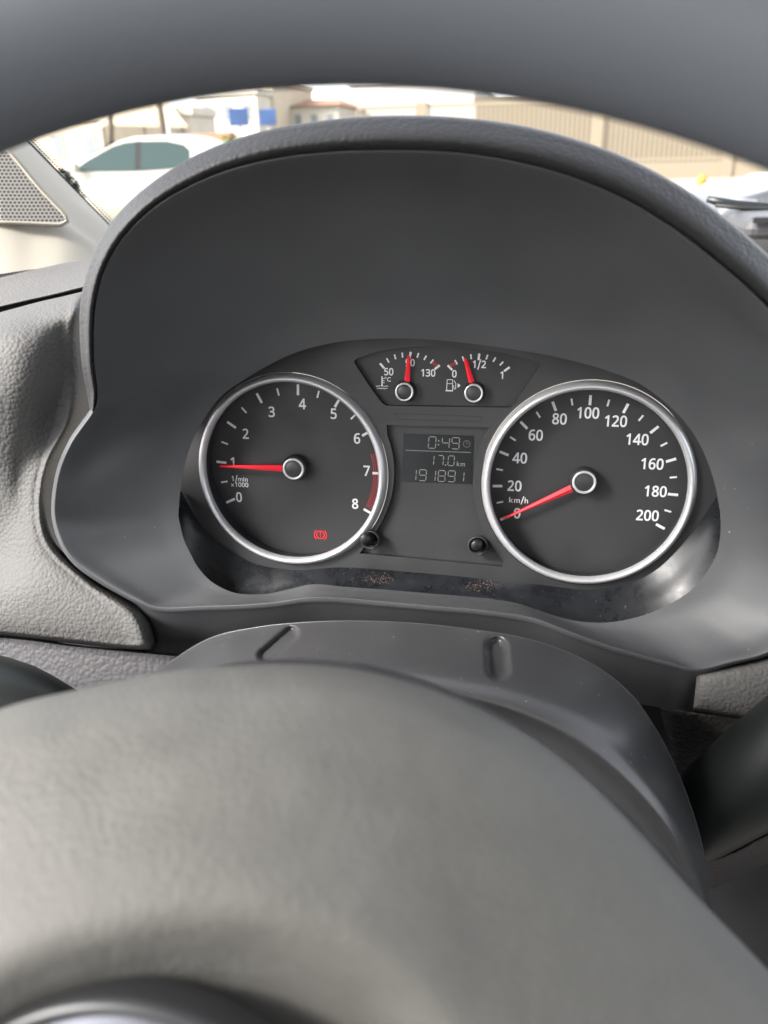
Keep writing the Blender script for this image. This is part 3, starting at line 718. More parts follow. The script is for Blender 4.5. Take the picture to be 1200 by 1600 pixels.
# --- steering wheel
WN = car2world(Vector((0, -sin(radians(26)), -cos(radians(26)))))     # column axis, towards the driver
WC = EYE + car2world(Vector((-.042, .147, .066)))
WX = Vector((1, 0, 0)); WY = WN.cross(WX).normalized()
wheel = thing('steering_wheel', WC, 'grey steering wheel, its rim arching over the top, hub below', 'steering wheel')
V, Fc = [], []; n1, n2 = 200, 40; R0, tr = .1932, .0147
for i in range(n1):
    a = 2 * pi * i / n1; e = WX * cos(a) + WY * sin(a)
    for j in range(n2):
        q = 2 * pi * j / n2; V.append(WC + e * (R0 + tr * cos(q)) + WN * (tr * 1.15 * sin(q)))
for i in range(n1):
    for j in range(n2): Fc.append((i * n2 + j, ((i + 1) % n1) * n2 + j, ((i + 1) % n1) * n2 + (j + 1) % n2, i * n2 + (j + 1) % n2))
mesh_obj('rim', V, Fc, M['rim'], wheel)
E_ = [(-420, 1330), (-200, 1190), (0, 1112), (120, 1082), (250, 1056), (340, 1046), (430, 1042), (520, 1046), (600, 1060), (680, 1084), (760, 1118), (850, 1172), (930, 1238), (1000, 1310), (1080, 1398),
      (1150, 1470), (1220, 1540), (1350, 1650), (1520, 1760)]
HC = (280, 1900)
def hubrow(f, d, dv=0): return bypar([(u + (HC[0] - u) * f, v + (HC[1] - v) * f + dv, d) for u, v in E_], 220)
rows = [hubrow(.05, .215), hubrow(.0, .178), hubrow(.0, .170), hubrow(.02, .163), hubrow(.06, .156), hubrow(.16, .147), hubrow(.30, .138), hubrow(.40, .1325), hubrow(.455, .1315), hubrow(.50, .1340), hubrow(.55, .1385), hubrow(.62, .142), hubrow(.8, .145)]
mesh_obj('airbag_cover', *grid_loft(rows, 7, conv=dep), M['hub'], wheel)
RC = [(240, 1075), (330, 1046), (430, 1033), (540, 1035), (640, 1058), (720, 1090), (800, 1132), (880, 1186), (960, 1256), (1030, 1328), (1120, 1440), (1200, 1540)]
rows = [bypar([(u + (HC[0] - u) * f, v + (HC[1] - v) * f, d) for u, v in RC], 90) for f, d in ((.04, .225), (0, .205), (0, .196), (.02, .190), (.08, .188))]
mesh_obj('rear_shell', *grid_loft(rows, 5, conv=dep), M['column'], wheel)
# centre badge: black ring and silver disc, facing along the column
bc = dep(200, 1995, .130); br = (1995 - 1566) / FPX * .130
badge = MB(); badge.lathe([(br, -.006), (br, 0.), (br * .985, .002), (br * .95, .002), (br * .935, .0)], n=96)
disc = MB(); disc.lathe([(br * .935, .0), (br * .88, .0015), (br * .5, .003), (0.0001, .0035)], n=96)
fr = Matrix((WX, WY, WN)).transposed().to_4x4(); fr.translation = bc
bo = mesh_obj('badge_ring', [fr @ v for v in badge.v], badge.f, M['cap'], wheel)
mesh_obj('badge_disc', [fr @ v for v in disc.v], disc.f, M['badge'], bo)

# ================================================================== INSTRUMENT CLUSTER
# local axes: x right, y up, z towards the driver; origin on the bezel plane
def dvec(v): return car2world(RECLINE.transposed() @ Vector(v))
ex, ey, ez = dvec((1, 0, 0)), dvec((0, -1, 0)), dvec((0, 0, -1))
clrot = Matrix((ex, ey, ez)).transposed()
cl = thing('instrument_cluster', dial2world((0, 0, 0)), 'car instrument cluster, two silver-ringed dials, two small gauges, trip display', 'instrument cluster', rot=clrot)
def P(u, v, h=0.):                                 # pixel -> local x, y on plane h
    x, y = todial(u, v, h); return x, -y
def PL(pts, h): return [P(u, v, h) for u, v in pts]
HF = -.012                                         # dial faces
C = {'t': (-.972 * S, .360 * S), 's': (1.957 * S, .360 * S)}
CT = {'t': (-.955 * S, .326 * S), 's': (1.945 * S, .312 * S)}     # centre of the printed scales on the deeper face

def plate(name, outer, holes, z, depth, m, parent, bev=.0007):
    loops = [outer] + holes
    polys = [[Vector((x, y, 0)) for x, y in lp] for lp in loops]
    tris = tessellate_polygon(polys); flat = [p for lp in polys for p in lp]; n = len(flat)
    V = [(p.x, p.y, z) for p in flat] + [(p.x, p.y, z - depth) for p in flat]
    Fc = []
    for t in tris:
        a, b_, c = (flat[i] for i in t)
        Fc.append(tuple(t) if (b_ - a).cross(c - a).z > 0 else tuple(reversed(t)))
    o = 0
    for lp in loops:
        k = len(lp)
        for i in range(k): j = (i + 1) % k; Fc.append((o + i, o + j, n + o + j, n + o + i))
        o += k
    ob = mesh_obj(name, V, Fc, m, parent, smooth=False, local=True)
    bm = bmesh.new(); bm.from_mesh(ob.data); bmesh.ops.recalc_face_normals(bm, faces=bm.faces)
    bmesh.ops.dissolve_limit(bm, angle_limit=.01, verts=bm.verts, edges=bm.edges)
    bm.to_mesh(ob.data); bm.free()
    if bev: bevel(ob, bev, 3, 40)
    return ob
def circ(c, r, n=120): return [(c[0] + r * cos(2 * pi * k / n), c[1] + r * sin(2 * pi * k / n)) for k in range(n)]
def rounded(poly, r, n=5):
    out = []; k = len(poly)
    for i in range(k):
        p, a, b_ = Vector(poly[i]), Vector(poly[i - 1]), Vector(poly[(i + 1) % k])
        d1 = (a - p); d2 = (b_ - p); rr_ = min(r, d1.length * .45, d2.length * .45)
        s_, e_ = p + d1.normalized() * rr_, p + d2.normalized() * rr_
        for q in range(n + 1):
            t = q / n; out.append(tuple((1 - t) ** 2 * s_ + 2 * t * (1 - t) * p + t * t * e_))
    return out
mask_outer = PL([(p[0] + n[0] * 26, p[1] + n[1] * 26) for p, n in zip(INN, outward(INN))], .004)
top_panel = rounded(PL([(551, 563), (592, 549), (645, 542), (695, 541), (745, 545), (795, 553), (846, 567), (822, 604), (800, 637), (600, 634), (577, 603)], -.002), .0025)
MPX = [(453 + sqrt(163 ** 2 - (v - 738) ** 2), v) for v in range(668, 863, 12)]
MPR = [(917 - sqrt(177 ** 2 - (v - 757) ** 2), v) for v in range(672, 885, 12)]
mid_panel = PL([(604, 664)] + [(764, 668)] + MPR[1:] + [(785, 886)] + [(562, 865)] + MPX[::-1][1:-1], -.002)
mask = plate('face_mask', mask_outer, [circ(C['t'], S * 1.005), circ(C['s'], S * 1.005), top_panel, mid_panel], -.002, .012, M['plate'], cl)
xs = [p[0] for p in top_panel]; 
def floor_quad(name, poly, z, m):
    cx = sum(p[0] for p in poly) / len(poly); cy = sum(p[1] for p in poly) / len(poly)
    pts = [(p[0] + (p[0] - cx) / hypot(p[0] - cx, p[1] - cy) * .0012, p[1] + (p[1] - cy) / hypot(p[0] - cx, p[1] - cy) * .0012) for p in poly]
    tr_ = tessellate_polygon([[Vector((x, y, 0)) for x, y in pts]])
    Fc = []
    for t in tr_:
        a, b_, c = (Vector(pts[i]) for i in t)
        Fc.append(tuple(t) if (b_ - a).cross(c - a) > 0 else tuple(reversed(t)))
    return mesh_obj(name, [(x, y, z) for x, y in pts], Fc, m, cl, smooth=False, local=True)
ZT, ZM = -.0055, -.0050
floor_quad('gauge_panel', top_panel, ZT, M['dial']); centre = floor_quad('centre_panel', mid_panel, ZM, M['plate'])
# engraved badge outline between the two panels
b = MB(); q = PL([(616, 646), (755, 651), (750, 659), (622, 655)], -.002)
for i in range(4): b.stroke(*q[i], *q[(i + 1) % 4], .00035, -.00195)
b.build('engraved_outline', M['engrave'], mask, local=True)
# outlines of the dial figures: advance, flat x/y list, faces
GLYPHS = {
 '0': (316, [242,10,218,-5,190,-15,158,-18,114,-11,77,10,49,44,30,89,19,143,16,205,17,249,21,288,29,323,40,353,55,379,74,401,98,416,126,425,158,429,203,422,239,401,267,367,287,323,298,269,302,206,300,163,296,124,288,89,277,58,262,32,108,85,121,65,137,54,158,50,179,54,196,65,208,84,218,114,224,155,226,206,224,256,218,296,208,326,196,346,179,357,158,361,137,357,121,346,108,326,99,296,93,256,91,206,93,155,99,115], [[17,19,18],[16,19,17],[16,20,19],[15,20,16],[15,21,20],[14,21,15],[13,21,14],[13,45,21],[45,44,21],[44,22,21],[13,46,45],[13,47,46],[43,22,44],[12,47,13],[12,48,47],[42,22,43],[12,49,48],[41,22,42],[41,23,22],[11,49,12],[11,50,49],[40,23,41],[10,50,11],[40,24,23],[10,51,50],[39,24,40],[9,51,10],[39,25,24],[9,52,51],[38,25,39],[8,52,9],[38,26,25],[8,53,52],[37,26,38],[7,53,8],[37,27,26],[7,30,53],[36,27,37],[36,28,27],[6,30,7],[6,31,30],[35,28,36],[6,32,31],[34,28,35],[34,29,28],[6,33,32],[33,29,34],[6,29,33],[5,29,6],[5,0,29],[5,1,0],[4,1,5],[4,2,1],[3,2,4]]),
 '1': (316, [211,-12,138,-12,138,256,138,273,138,291,139,310,139,328,140,344,139,326,155,343,149,337,145,333,139,328,133,323,126,316,75,275,33,328,153,422,211,422], [[16,18,17],[16,7,18],[7,9,18],[9,0,18],[16,8,7],[6,12,7],[12,9,7],[12,10,9],[8,0,9],[12,11,10],[15,13,16],[13,8,16],[13,6,12],[13,5,6],[13,5,8],[5,0,8],[15,14,13],[4,0,5],[3,0,4],[2,0,3],[1,0,2]]),
 '2': (316, [15,-12,15,48,116,159,134,178,150,196,164,213,176,228,185,243,193,258,198,272,202,288,203,304,201,322,196,336,188,346,177,354,164,359,149,361,133,360,119,356,106,351,93,344,80,335,58,318,14,369,40,390,58,402,78,413,100,421,124,426,150,428,185,424,217,414,243,395,263,371,275,341,279,306,277,284,272,262,265,242,255,222,243,202,229,183,213,164,196,145,177,125,102,44,102,59,295,59,295,-12], [[29,31,30],[28,31,29],[28,32,31],[27,32,28],[27,33,32],[26,33,27],[25,33,26],[25,34,33],[24,34,25],[24,17,34],[17,16,34],[16,35,34],[23,22,24],[22,21,24],[21,20,24],[20,19,24],[19,18,24],[18,17,24],[15,35,16],[14,35,15],[13,35,14],[13,36,35],[12,36,13],[11,36,12],[11,37,36],[10,37,11],[9,37,10],[9,38,37],[8,38,9],[8,39,38],[7,39,8],[6,39,7],[6,40,39],[5,40,6],[5,41,40],[4,41,5],[4,42,41],[3,42,4],[3,43,42],[2,43,3],[2,44,43],[1,44,2],[1,45,44],[1,47,45],[47,46,45],[1,48,47],[1,49,48],[0,49,1]]),
 '3': (316, [253,19,221,-2,181,-14,132,-18,111,-17,91,-16,72,-13,53,-8,35,-2,11,9,11,83,44,68,61,61,79,56,96,52,114,50,130,49,160,52,182,58,198,68,209,81,215,98,218,118,215,138,207,152,195,163,176,172,152,177,123,179,74,179,74,245,122,245,149,247,169,254,185,264,196,277,203,292,205,311,203,326,198,338,190,347,179,355,164,359,147,361,129,360,113,357,99,352,85,346,71,338,48,323,8,377,33,395,52,405,73,415,96,422,121,426,147,428,186,425,220,414,246,396,266,373,278,345,281,314,278,286,269,261,254,240,234,223,210,211,193,207,193,224,215,220,242,208,265,192,281,170,291,145,294,117,290,80,276,47], [[55,57,56],[54,57,55],[54,58,57],[53,58,54],[52,58,53],[52,59,58],[51,59,52],[51,60,59],[50,60,51],[49,48,50],[48,47,50],[47,46,50],[46,45,50],[45,44,50],[44,60,50],[44,43,60],[43,42,60],[42,61,60],[41,61,42],[40,61,41],[39,61,40],[39,62,61],[38,62,39],[37,62,38],[37,63,62],[36,63,37],[35,63,36],[35,64,63],[34,64,35],[33,64,34],[33,65,64],[32,65,33],[31,65,32],[29,31,30],[29,69,31],[69,65,31],[69,66,65],[29,68,69],[70,66,69],[70,67,66],[67,71,70],[68,71,67],[68,72,71],[29,72,68],[29,28,72],[28,73,72],[27,73,28],[26,73,27],[25,73,26],[25,74,73],[24,74,25],[23,74,24],[23,75,74],[22,75,23],[21,75,22],[21,76,75],[20,76,21],[9,11,10],[19,76,20],[19,77,76],[18,77,19],[9,12,11],[9,13,12],[17,77,18],[9,14,13],[9,15,14],[16,77,17],[9,16,15],[9,77,16],[9,0,77],[9,1,0],[8,1,9],[8,2,1],[7,2,8],[6,2,7],[5,2,6],[5,3,2],[4,3,5]]),
 '4': (316, [184,-12,184,80,-6,80,-6,140,186,424,257,424,257,150,317,150,317,80,257,80,257,-12,79,150,184,150,184,238,184,253,184,268,185,283,185,299,186,313,186,327,187,340,187,350,187,348,205,348,205,347,201,338,196,328,191,319,186,310,182,303], [[3,21,4],[21,5,4],[21,23,5],[23,6,5],[3,20,21],[22,23,21],[24,6,23],[25,6,24],[3,19,20],[26,6,25],[27,6,26],[3,18,19],[28,6,27],[3,29,18],[29,17,18],[29,17,28],[17,6,28],[3,11,29],[16,6,17],[15,6,16],[14,6,15],[13,6,14],[12,6,13],[3,12,11],[3,6,12],[3,7,6],[3,8,7],[2,8,3],[1,8,2],[0,9,1],[9,8,1],[0,10,9]]),
 '5': (316, [255,22,223,0,183,-14,137,-18,117,-17,98,-15,79,-12,61,-7,45,-1,25,9,25,86,51,70,61,66,71,62,82,58,94,55,105,53,117,51,128,50,138,50,163,52,183,58,199,68,210,82,217,101,220,126,218,148,211,165,199,178,183,188,162,194,135,196,126,196,115,195,103,194,91,192,81,191,68,188,33,211,50,422,266,422,266,352,116,352,108,261,99,259,108,261,118,262,129,263,141,263,153,264,178,262,202,257,225,249,245,237,262,223,277,204,288,183,294,159,296,131,292,89,278,52], [[38,42,39],[42,40,39],[42,41,40],[38,44,42],[44,43,42],[48,50,49],[47,50,48],[46,50,47],[46,51,50],[45,51,46],[44,51,45],[38,51,44],[38,52,51],[38,53,52],[38,54,53],[38,55,54],[37,36,38],[36,35,38],[35,34,38],[34,33,38],[33,32,38],[32,55,38],[32,31,55],[31,30,55],[30,56,55],[29,56,30],[28,56,29],[28,57,56],[27,57,28],[26,57,27],[26,58,57],[25,58,26],[25,59,58],[24,59,25],[23,59,24],[23,60,59],[9,11,10],[22,60,23],[9,12,11],[21,60,22],[9,13,12],[9,14,13],[20,60,21],[9,15,14],[9,16,15],[9,17,16],[20,0,60],[19,0,20],[9,18,17],[9,19,18],[9,0,19],[9,1,0],[8,1,9],[8,2,1],[7,2,8],[6,2,7],[5,2,6],[5,3,2],[4,3,5]]),
 '6': (316, [265,23,238,0,204,-13,166,-18,139,-15,114,-8,91,4,70,21,53,42,38,69,28,100,22,135,20,175,20,199,22,223,24,247,28,270,33,293,40,315,50,336,61,355,74,373,90,389,109,402,130,413,154,422,181,426,211,428,219,428,227,427,237,427,246,426,255,424,271,420,271,351,249,358,243,359,235,360,228,361,220,362,213,362,190,361,172,357,156,350,143,341,131,331,122,318,114,304,108,288,103,270,100,250,97,230,97,221,81,221,87,229,99,242,113,253,130,262,151,267,174,269,209,265,241,253,267,233,287,205,298,171,302,132,298,90,286,54,127,62,138,55,150,51,165,49,183,52,198,58,211,68,220,84,226,105,229,132,227,154,221,172,213,186,202,196,186,202,166,204,152,203,140,200,128,195,118,188,110,180,103,171,99,161,96,152,95,142,96,127,98,112,103,97,109,84,118,72], [[26,28,27],[26,29,28],[26,30,29],[26,31,30],[25,31,26],[25,32,31],[25,33,32],[24,33,25],[24,34,33],[23,34,24],[22,36,23],[36,35,23],[35,34,23],[21,38,22],[38,37,22],[37,36,22],[20,40,21],[40,39,21],[39,38,21],[20,41,40],[20,42,41],[20,43,42],[19,43,20],[19,44,43],[19,45,44],[18,45,19],[18,46,45],[18,47,46],[17,47,18],[17,48,47],[16,48,17],[16,49,48],[15,49,16],[15,50,49],[58,60,59],[57,60,58],[57,61,60],[56,61,57],[55,61,56],[55,62,61],[15,51,50],[14,54,15],[54,51,15],[54,62,55],[54,63,62],[54,52,51],[14,53,54],[52,63,54],[13,53,14],[13,52,53],[13,83,52],[83,63,52],[83,82,63],[82,64,63],[13,84,83],[13,85,84],[81,64,82],[13,86,85],[12,86,13],[80,64,81],[12,87,86],[12,88,87],[79,64,80],[12,89,88],[11,89,12],[78,64,79],[78,65,64],[11,90,89],[11,91,90],[77,65,78],[11,92,91],[11,93,92],[10,93,11],[77,66,65],[76,66,77],[10,94,93],[10,95,94],[75,66,76],[9,95,10],[9,96,95],[75,67,66],[9,97,96],[74,67,75],[9,68,97],[8,68,9],[73,67,74],[8,69,68],[72,67,73],[8,70,69],[72,0,67],[71,0,72],[8,71,70],[8,0,71],[7,0,8],[7,1,0],[6,1,7],[5,1,6],[5,2,1],[4,2,5],[4,3,2]]),
 '7': (316, [60,-12,218,352,13,352,13,422,301,422,301,367,141,-12], [[2,4,3],[2,5,4],[2,1,5],[1,6,5],[0,6,1]]),
 '8': (316, [231,-3,209,-11,185,-16,158,-18,118,-14,84,-4,55,15,34,40,22,70,18,104,21,133,29,159,44,180,62,198,82,213,87,216,84,218,68,233,53,250,41,270,33,293,31,318,33,341,39,362,49,380,63,395,79,407,97,417,117,423,137,427,159,428,180,427,201,423,221,417,239,407,255,395,268,380,278,362,284,341,286,318,283,292,275,269,262,249,246,233,227,219,225,217,221,219,235,210,250,200,263,188,275,175,285,161,293,145,298,126,299,107,297,83,291,61,281,41,267,23,251,9,120,277,132,267,147,258,159,251,170,257,184,266,196,276,205,287,210,300,212,316,210,331,206,342,199,350,188,356,175,360,158,362,142,360,129,356,118,350,111,342,107,331,105,316,107,299,112,287,107,64,119,56,135,51,157,49,179,51,196,56,209,65,218,76,223,90,225,106,223,121,218,134,208,146,193,158,172,171,151,182,136,173,120,162,107,149,99,136,94,121,92,104,94,88,99,75], [[29,31,30],[29,32,31],[28,32,29],[28,33,32],[27,33,28],[26,33,27],[26,34,33],[25,34,26],[25,35,34],[24,35,25],[24,36,35],[23,36,24],[23,75,36],[75,37,36],[23,76,75],[74,37,75],[22,76,23],[74,38,37],[22,77,76],[73,38,74],[22,78,77],[72,38,73],[22,79,78],[71,38,72],[22,80,79],[70,38,71],[21,80,22],[70,39,38],[21,81,80],[69,39,70],[20,81,21],[69,40,39],[68,40,69],[20,82,81],[67,40,68],[20,83,82],[19,83,20],[67,41,40],[66,41,67],[19,60,83],[19,61,60],[65,41,66],[18,61,19],[65,42,41],[18,62,61],[64,42,65],[18,63,62],[63,42,64],[18,42,63],[17,42,18],[17,43,42],[16,43,17],[16,46,43],[46,44,43],[16,47,46],[45,44,46],[15,47,16],[14,47,15],[13,47,14],[13,48,47],[13,49,48],[12,49,13],[12,99,49],[99,50,49],[12,100,99],[98,50,99],[11,100,12],[98,51,50],[11,101,100],[97,51,98],[11,102,101],[97,52,51],[10,102,11],[96,52,97],[10,103,102],[95,52,96],[95,53,52],[10,104,103],[94,53,95],[9,104,10],[94,54,53],[9,105,104],[93,54,94],[93,55,54],[92,55,93],[8,105,9],[8,106,105],[91,55,92],[8,107,106],[91,56,55],[90,56,91],[8,84,107],[7,84,8],[89,56,90],[7,85,84],[89,57,56],[88,57,89],[7,86,85],[87,57,88],[7,87,86],[7,57,87],[7,58,57],[6,58,7],[6,59,58],[5,59,6],[5,0,59],[5,1,0],[4,1,5],[4,2,1],[3,2,4]]),
 '9': (316, [190,-3,166,-11,139,-16,109,-18,101,-18,92,-17,83,-16,74,-15,66,-14,49,-10,49,59,71,53,77,51,85,50,92,49,100,48,107,48,130,50,149,54,164,60,178,69,189,79,198,92,206,106,212,122,217,140,220,160,223,180,223,189,239,189,234,181,222,168,207,157,190,148,169,143,146,141,111,145,79,157,53,178,33,205,22,239,18,278,22,320,34,357,55,387,82,410,116,424,154,428,181,426,206,418,229,406,250,390,267,368,282,341,292,310,298,275,300,235,300,211,298,187,296,164,292,140,287,117,279,95,270,75,259,55,246,37,230,21,211,8,107,224,119,214,134,208,154,206,168,207,180,210,192,215,202,222,210,230,217,239,221,249,224,259,225,268,224,283,221,298,217,313,210,326,203,338,193,348,182,355,170,359,155,361,137,359,122,352,110,342,100,327,93,305,91,278,93,256,99,238], [[46,48,47],[46,49,48],[45,49,46],[45,50,49],[44,50,45],[44,51,50],[44,52,51],[43,52,44],[43,89,52],[89,88,52],[88,53,52],[43,90,89],[87,53,88],[43,91,90],[42,91,43],[86,53,87],[42,92,91],[85,53,86],[42,93,92],[85,54,53],[84,54,85],[42,94,93],[83,54,84],[41,94,42],[82,54,83],[82,55,54],[41,95,94],[81,55,82],[80,55,81],[41,96,95],[40,96,41],[80,56,55],[79,56,80],[78,56,79],[40,97,96],[77,56,78],[76,56,77],[39,97,40],[39,68,97],[76,57,56],[75,57,76],[39,69,68],[74,57,75],[73,57,74],[39,70,69],[73,58,57],[72,58,73],[39,71,70],[71,58,72],[39,58,71],[38,28,39],[28,29,39],[29,58,39],[38,27,28],[30,58,29],[30,59,58],[31,59,30],[38,26,27],[37,26,38],[32,59,31],[32,60,59],[37,32,26],[32,25,26],[36,32,37],[36,33,32],[25,60,32],[36,34,33],[35,34,36],[24,60,25],[24,61,60],[23,61,24],[23,62,61],[22,62,23],[22,63,62],[21,63,22],[20,63,21],[20,64,63],[19,64,20],[18,64,19],[9,11,10],[18,65,64],[17,65,18],[9,12,11],[9,13,12],[9,14,13],[16,65,17],[9,15,14],[9,16,15],[9,65,16],[9,66,65],[9,67,66],[9,0,67],[9,1,0],[8,1,9],[8,2,1],[7,2,8],[6,2,7],[6,3,2],[5,3,6],[4,3,5]]),
 '/': (246, [9,-107,166,490,238,490,81,-107], [[0,2,1],[0,3,2]]),
}
def glyph(ch):
    """-> advance, verts, faces of one character, cap height 1"""
    if ch in GLYPHS:
        a, c, f = GLYPHS[ch]; k = 1 / 410.
        return a * k, [(c[i] * k, c[i + 1] * k) for i in range(0, len(c), 2)], f
    cu = bpy.data.curves.new('glyphs', 'FONT'); cu.body = ch; cu.size = 1.0; cu.resolution_u = 4; cu.offset = .010
    to = bpy.data.objects.new('glyphs', cu); COL.objects.link(to)
    dg = bpy.context.evaluated_depsgraph_get(); me = bpy.data.meshes.new_from_object(to.evaluated_get(dg))
    k = 1 / .72; vs = [(v.co.x * k, v.co.y * k) for v in me.vertices]; f = [tuple(p.vertices) for p in me.polygons]
    x0 = min(v[0] for v in vs); w_ = max(v[0] for v in vs) - x0; vs = [(v[0] - x0 + .06, v[1]) for v in vs]
    bpy.data.objects.remove(to); bpy.data.curves.remove(cu); bpy.data.meshes.remove(me)
    return w_ + .16, vs, f
GC = {}
def text_mesh(parts, name, m, parent, z):
    """parts: (string, x, y, height, squeeze) -> ONE flat mesh of glyphs centred on their places"""
    V, Fc = [], []
    for s, x, y, hgt, sq in parts:
        pen = 0; vs = []; fs = []
        for ch in s:
            if ch not in GC: GC[ch] = glyph(ch)
            a, gvs, gf = GC[ch]; o = len(vs)
            vs += [(p[0] + pen, p[1]) for p in gvs]; fs += [tuple(i + o for i in f) for f in gf]; pen += a
        x0, x1 = min(v[0] for v in vs), max(v[0] for v in vs); y0, y1 = min(v[1] for v in vs), max(v[1] for v in vs)
        o = len(V)
        V += [(x + (vx - (x0 + x1) / 2) * hgt * sq, y + (vy - (y0 + y1) / 2) * hgt, z) for vx, vy in vs]
        Fc += [tuple(i + o for i in f) for f in fs]
    return mesh_obj(name, V, Fc, m, parent, smooth=False, local=True)

def ang(a): return (sin(radians(a)), cos(radians(a)))        # clock angle from straight up
def make_pointer(name, parent, tip, base, cap, hp, cap_r, label=None, w0=.0032, w1=.0011, tipdark=False):
    x1, y1 = P(*tip, hp); x0, y0 = P(*base, hp)
    d = Vector((x1 - x0, y1 - y0)); L = d.length; d /= L; n = Vector((-d.y, d.x)); V = []
    for t, ww in ((0, w0), (.985, w1), (1, w1 * .6)):
        c = Vector((x0, y0)) + d * L * t
        V += [(*(c - n * ww / 2), hp - .0012), (*c, hp), (*(c + n * ww / 2), hp - .0012)]
    Fc = [(0, 1, 4, 3), (1, 2, 5, 4), (3, 4, 7, 6), (4, 5, 8, 7), (0, 2, 1), (6, 7, 8)]
    pn = mesh_obj(name, V, Fc, M['red'], parent, smooth=False, local=True)
    cx, cy = P(*cap, hp + .001)
    k = cap_r; z = hp + .001
    c = MB(); c.lathe([(k * 1.02, HF + .0005), (k * 1.0, z - .002), (k * .97, z - .0012), (k * .86, z - .0008), (k * .84, z - .0005)], cx, cy, 56); 
    co_ = c.build('pointer_cap', M['cap'], parent, smooth=True)
    r = MB(); r.lathe([(k * .86, z - .0010), (k * .86, z - .0001), (k * .83, z + .0002), (k * .70, z + .0002), (k * .67, z - .0002), (k * .67, z - .001)], cx, cy, 56); r.build('cap_ring', M['silver'], co_, smooth=True)
    d_ = MB(); d_.lathe([(k * .67, z - .0006), (k * .60, z - .0004), (k * .35, z - .0001), (.00002, z)], cx, cy, 56); d_.build('cap_centre', M['cap'], co_, smooth=True)
    return pn
def big_dial(key, name, label, ticks, nums, small):
    c = C[key]; ct = CT[key]
    face = MB(); face.lathe([(.0001, HF), (S * .955, HF)], c[0], c[1], 96); fo = face.build(name, M['dial'], cl, smooth=False); tag(fo, label)
    bz = MB(); bz.lathe([(S * .945, HF - .0005), (S * .935, -.004), (S * .915, -.0012)], c[0], c[1], 160); bz.build('dial_wall', M['cap'], fo, smooth=True)
    bz = MB(); bz.lathe([(S * .912, -.0016), (S * .914, -.0002), (S * .922, .0009), (S * .936, .0017), (S * .952, .0018), (S * .968, .0012), (S * .984, -.0002), (S * 1.0, -.0026)], c[0], c[1], 200); bz.build('silver_bezel', M['silver'], fo, smooth=True)
    b = MB()
    for a, r0, r1, ww in ticks:
        sx, sy = ang(a); b.stroke(ct[0] + sx * S * r0, ct[1] + sy * S * r0, ct[0] + sx * S * r1, ct[1] + sy * S * r1, ww, HF + .0005)
    b.build('tick_marks', M['white'], fo)
    text_mesh([(s, *P(u, v, HF), h, sq) for s, u, v, h, sq in nums], 'numerals', M['white'], fo, HF + .0002)
    text_mesh([(s, *P(u, v, HF), h, sq) for s, u, v, h, sq in small], 'unit_lettering', M['white'], fo, HF + .0002)
    return fo
tt = []
for i in range(17):
    a = -115.4 + 29.2 * i / 2
    if i in (13, 15): continue
    big = i % 2 == 0; tt.append((a, .79 if big else .80, .90 if big else .875, .0013 if big else .0009))
NH = .0051
tach = big_dial('t', 'tachometer', 'engine speed dial, pointer near 1, red zone at its right', tt,
    [('0', 373.6, 776.6, NH, .95), ('1', 363.4, 722, NH, .95), ('2', 384, 677.6, NH, .95), ('3', 424.6, 643.4, NH, .95), ('4', 472.6, 631, NH, .95), ('5', 521.5, 646.4, NH, .95), ('6', 558, 685, NH, .95), ('7', 573, 735.5, NH, .95), ('8', 555, 787, NH, .95)],
    [('1/min', 374.5, 748.2, .0027, 1.0), ('x1000', 374.5, 757, .0024, 1.05)])
ts = []
for i in range(21):
    a = -116.3 + 11.63 * i; big = i % 2 == 0; ts.append((a, .79 if big else .80, .885 if big else .865, .0013 if big else .0009))
speedo = big_dial('s', 'speedometer', 'speed dial reading to 200, pointer resting at 0', ts,
    [('0', 808, 801.7, NH, .95), ('20', 804, 759, NH, .92), ('40', 812.2, 715.5, NH, .92), ('60', 837.2, 679.8, NH, .92), ('80', 874.3, 654.4, NH, .92), ('100', 919, 645, NH, .92), ('120', 962.3, 657.9, NH, .92),
     ('140', 995.9, 686.4, NH, .92), ('160', 1019.3, 724.7, NH, .92), ('180', 1024.4, 767.5, NH, .92), ('200', 1011.7, 805.2, NH, .92)], [('km/h', 810.3, 781.4, .0029, 1.05)])
make_pointer('pointer', tach, (342, 729), (441, 732.5), (458, 733), -.0065, .0066, w0=.0034)
make_pointer('pointer', speedo, (785, 812), (893, 764), (913, 754), -.0065, .0066, w0=.0036, w1=.0009)
# red zone of the tachometer: dots hugging the wall
b = MB(); c = CT['t']
for i in range(5):
    for k in range(30):
        a = 75 + (k + .5 * (i % 2)) * 1.45
        if a > 116: continue
        sx, sy = ang(a); r = S * (.803 + .020 * i); b.disc(c[0] + sx * r, c[1] + sy * r, HF + .0003, .00027, 8)
b.build('red_zone', M['redprint'], tach)
# brake warning symbol
x, y = P(501, 835.5, HF); b = MB(); z = HF + .0003
b.ring(x, y, z, .0019, .0023); b.ring(x, y, z, .0031, .0035, radians(-48), radians(48), 16); b.ring(x, y, z, .0031, .0035, radians(132), radians(228), 16)
b.stroke(x, y + .0015, x, y - .0003, .00045, z); b.disc(x, y - .0011, z, .00028, 10)
b.build('brake_warning_lamp', M['lamp'], tach)

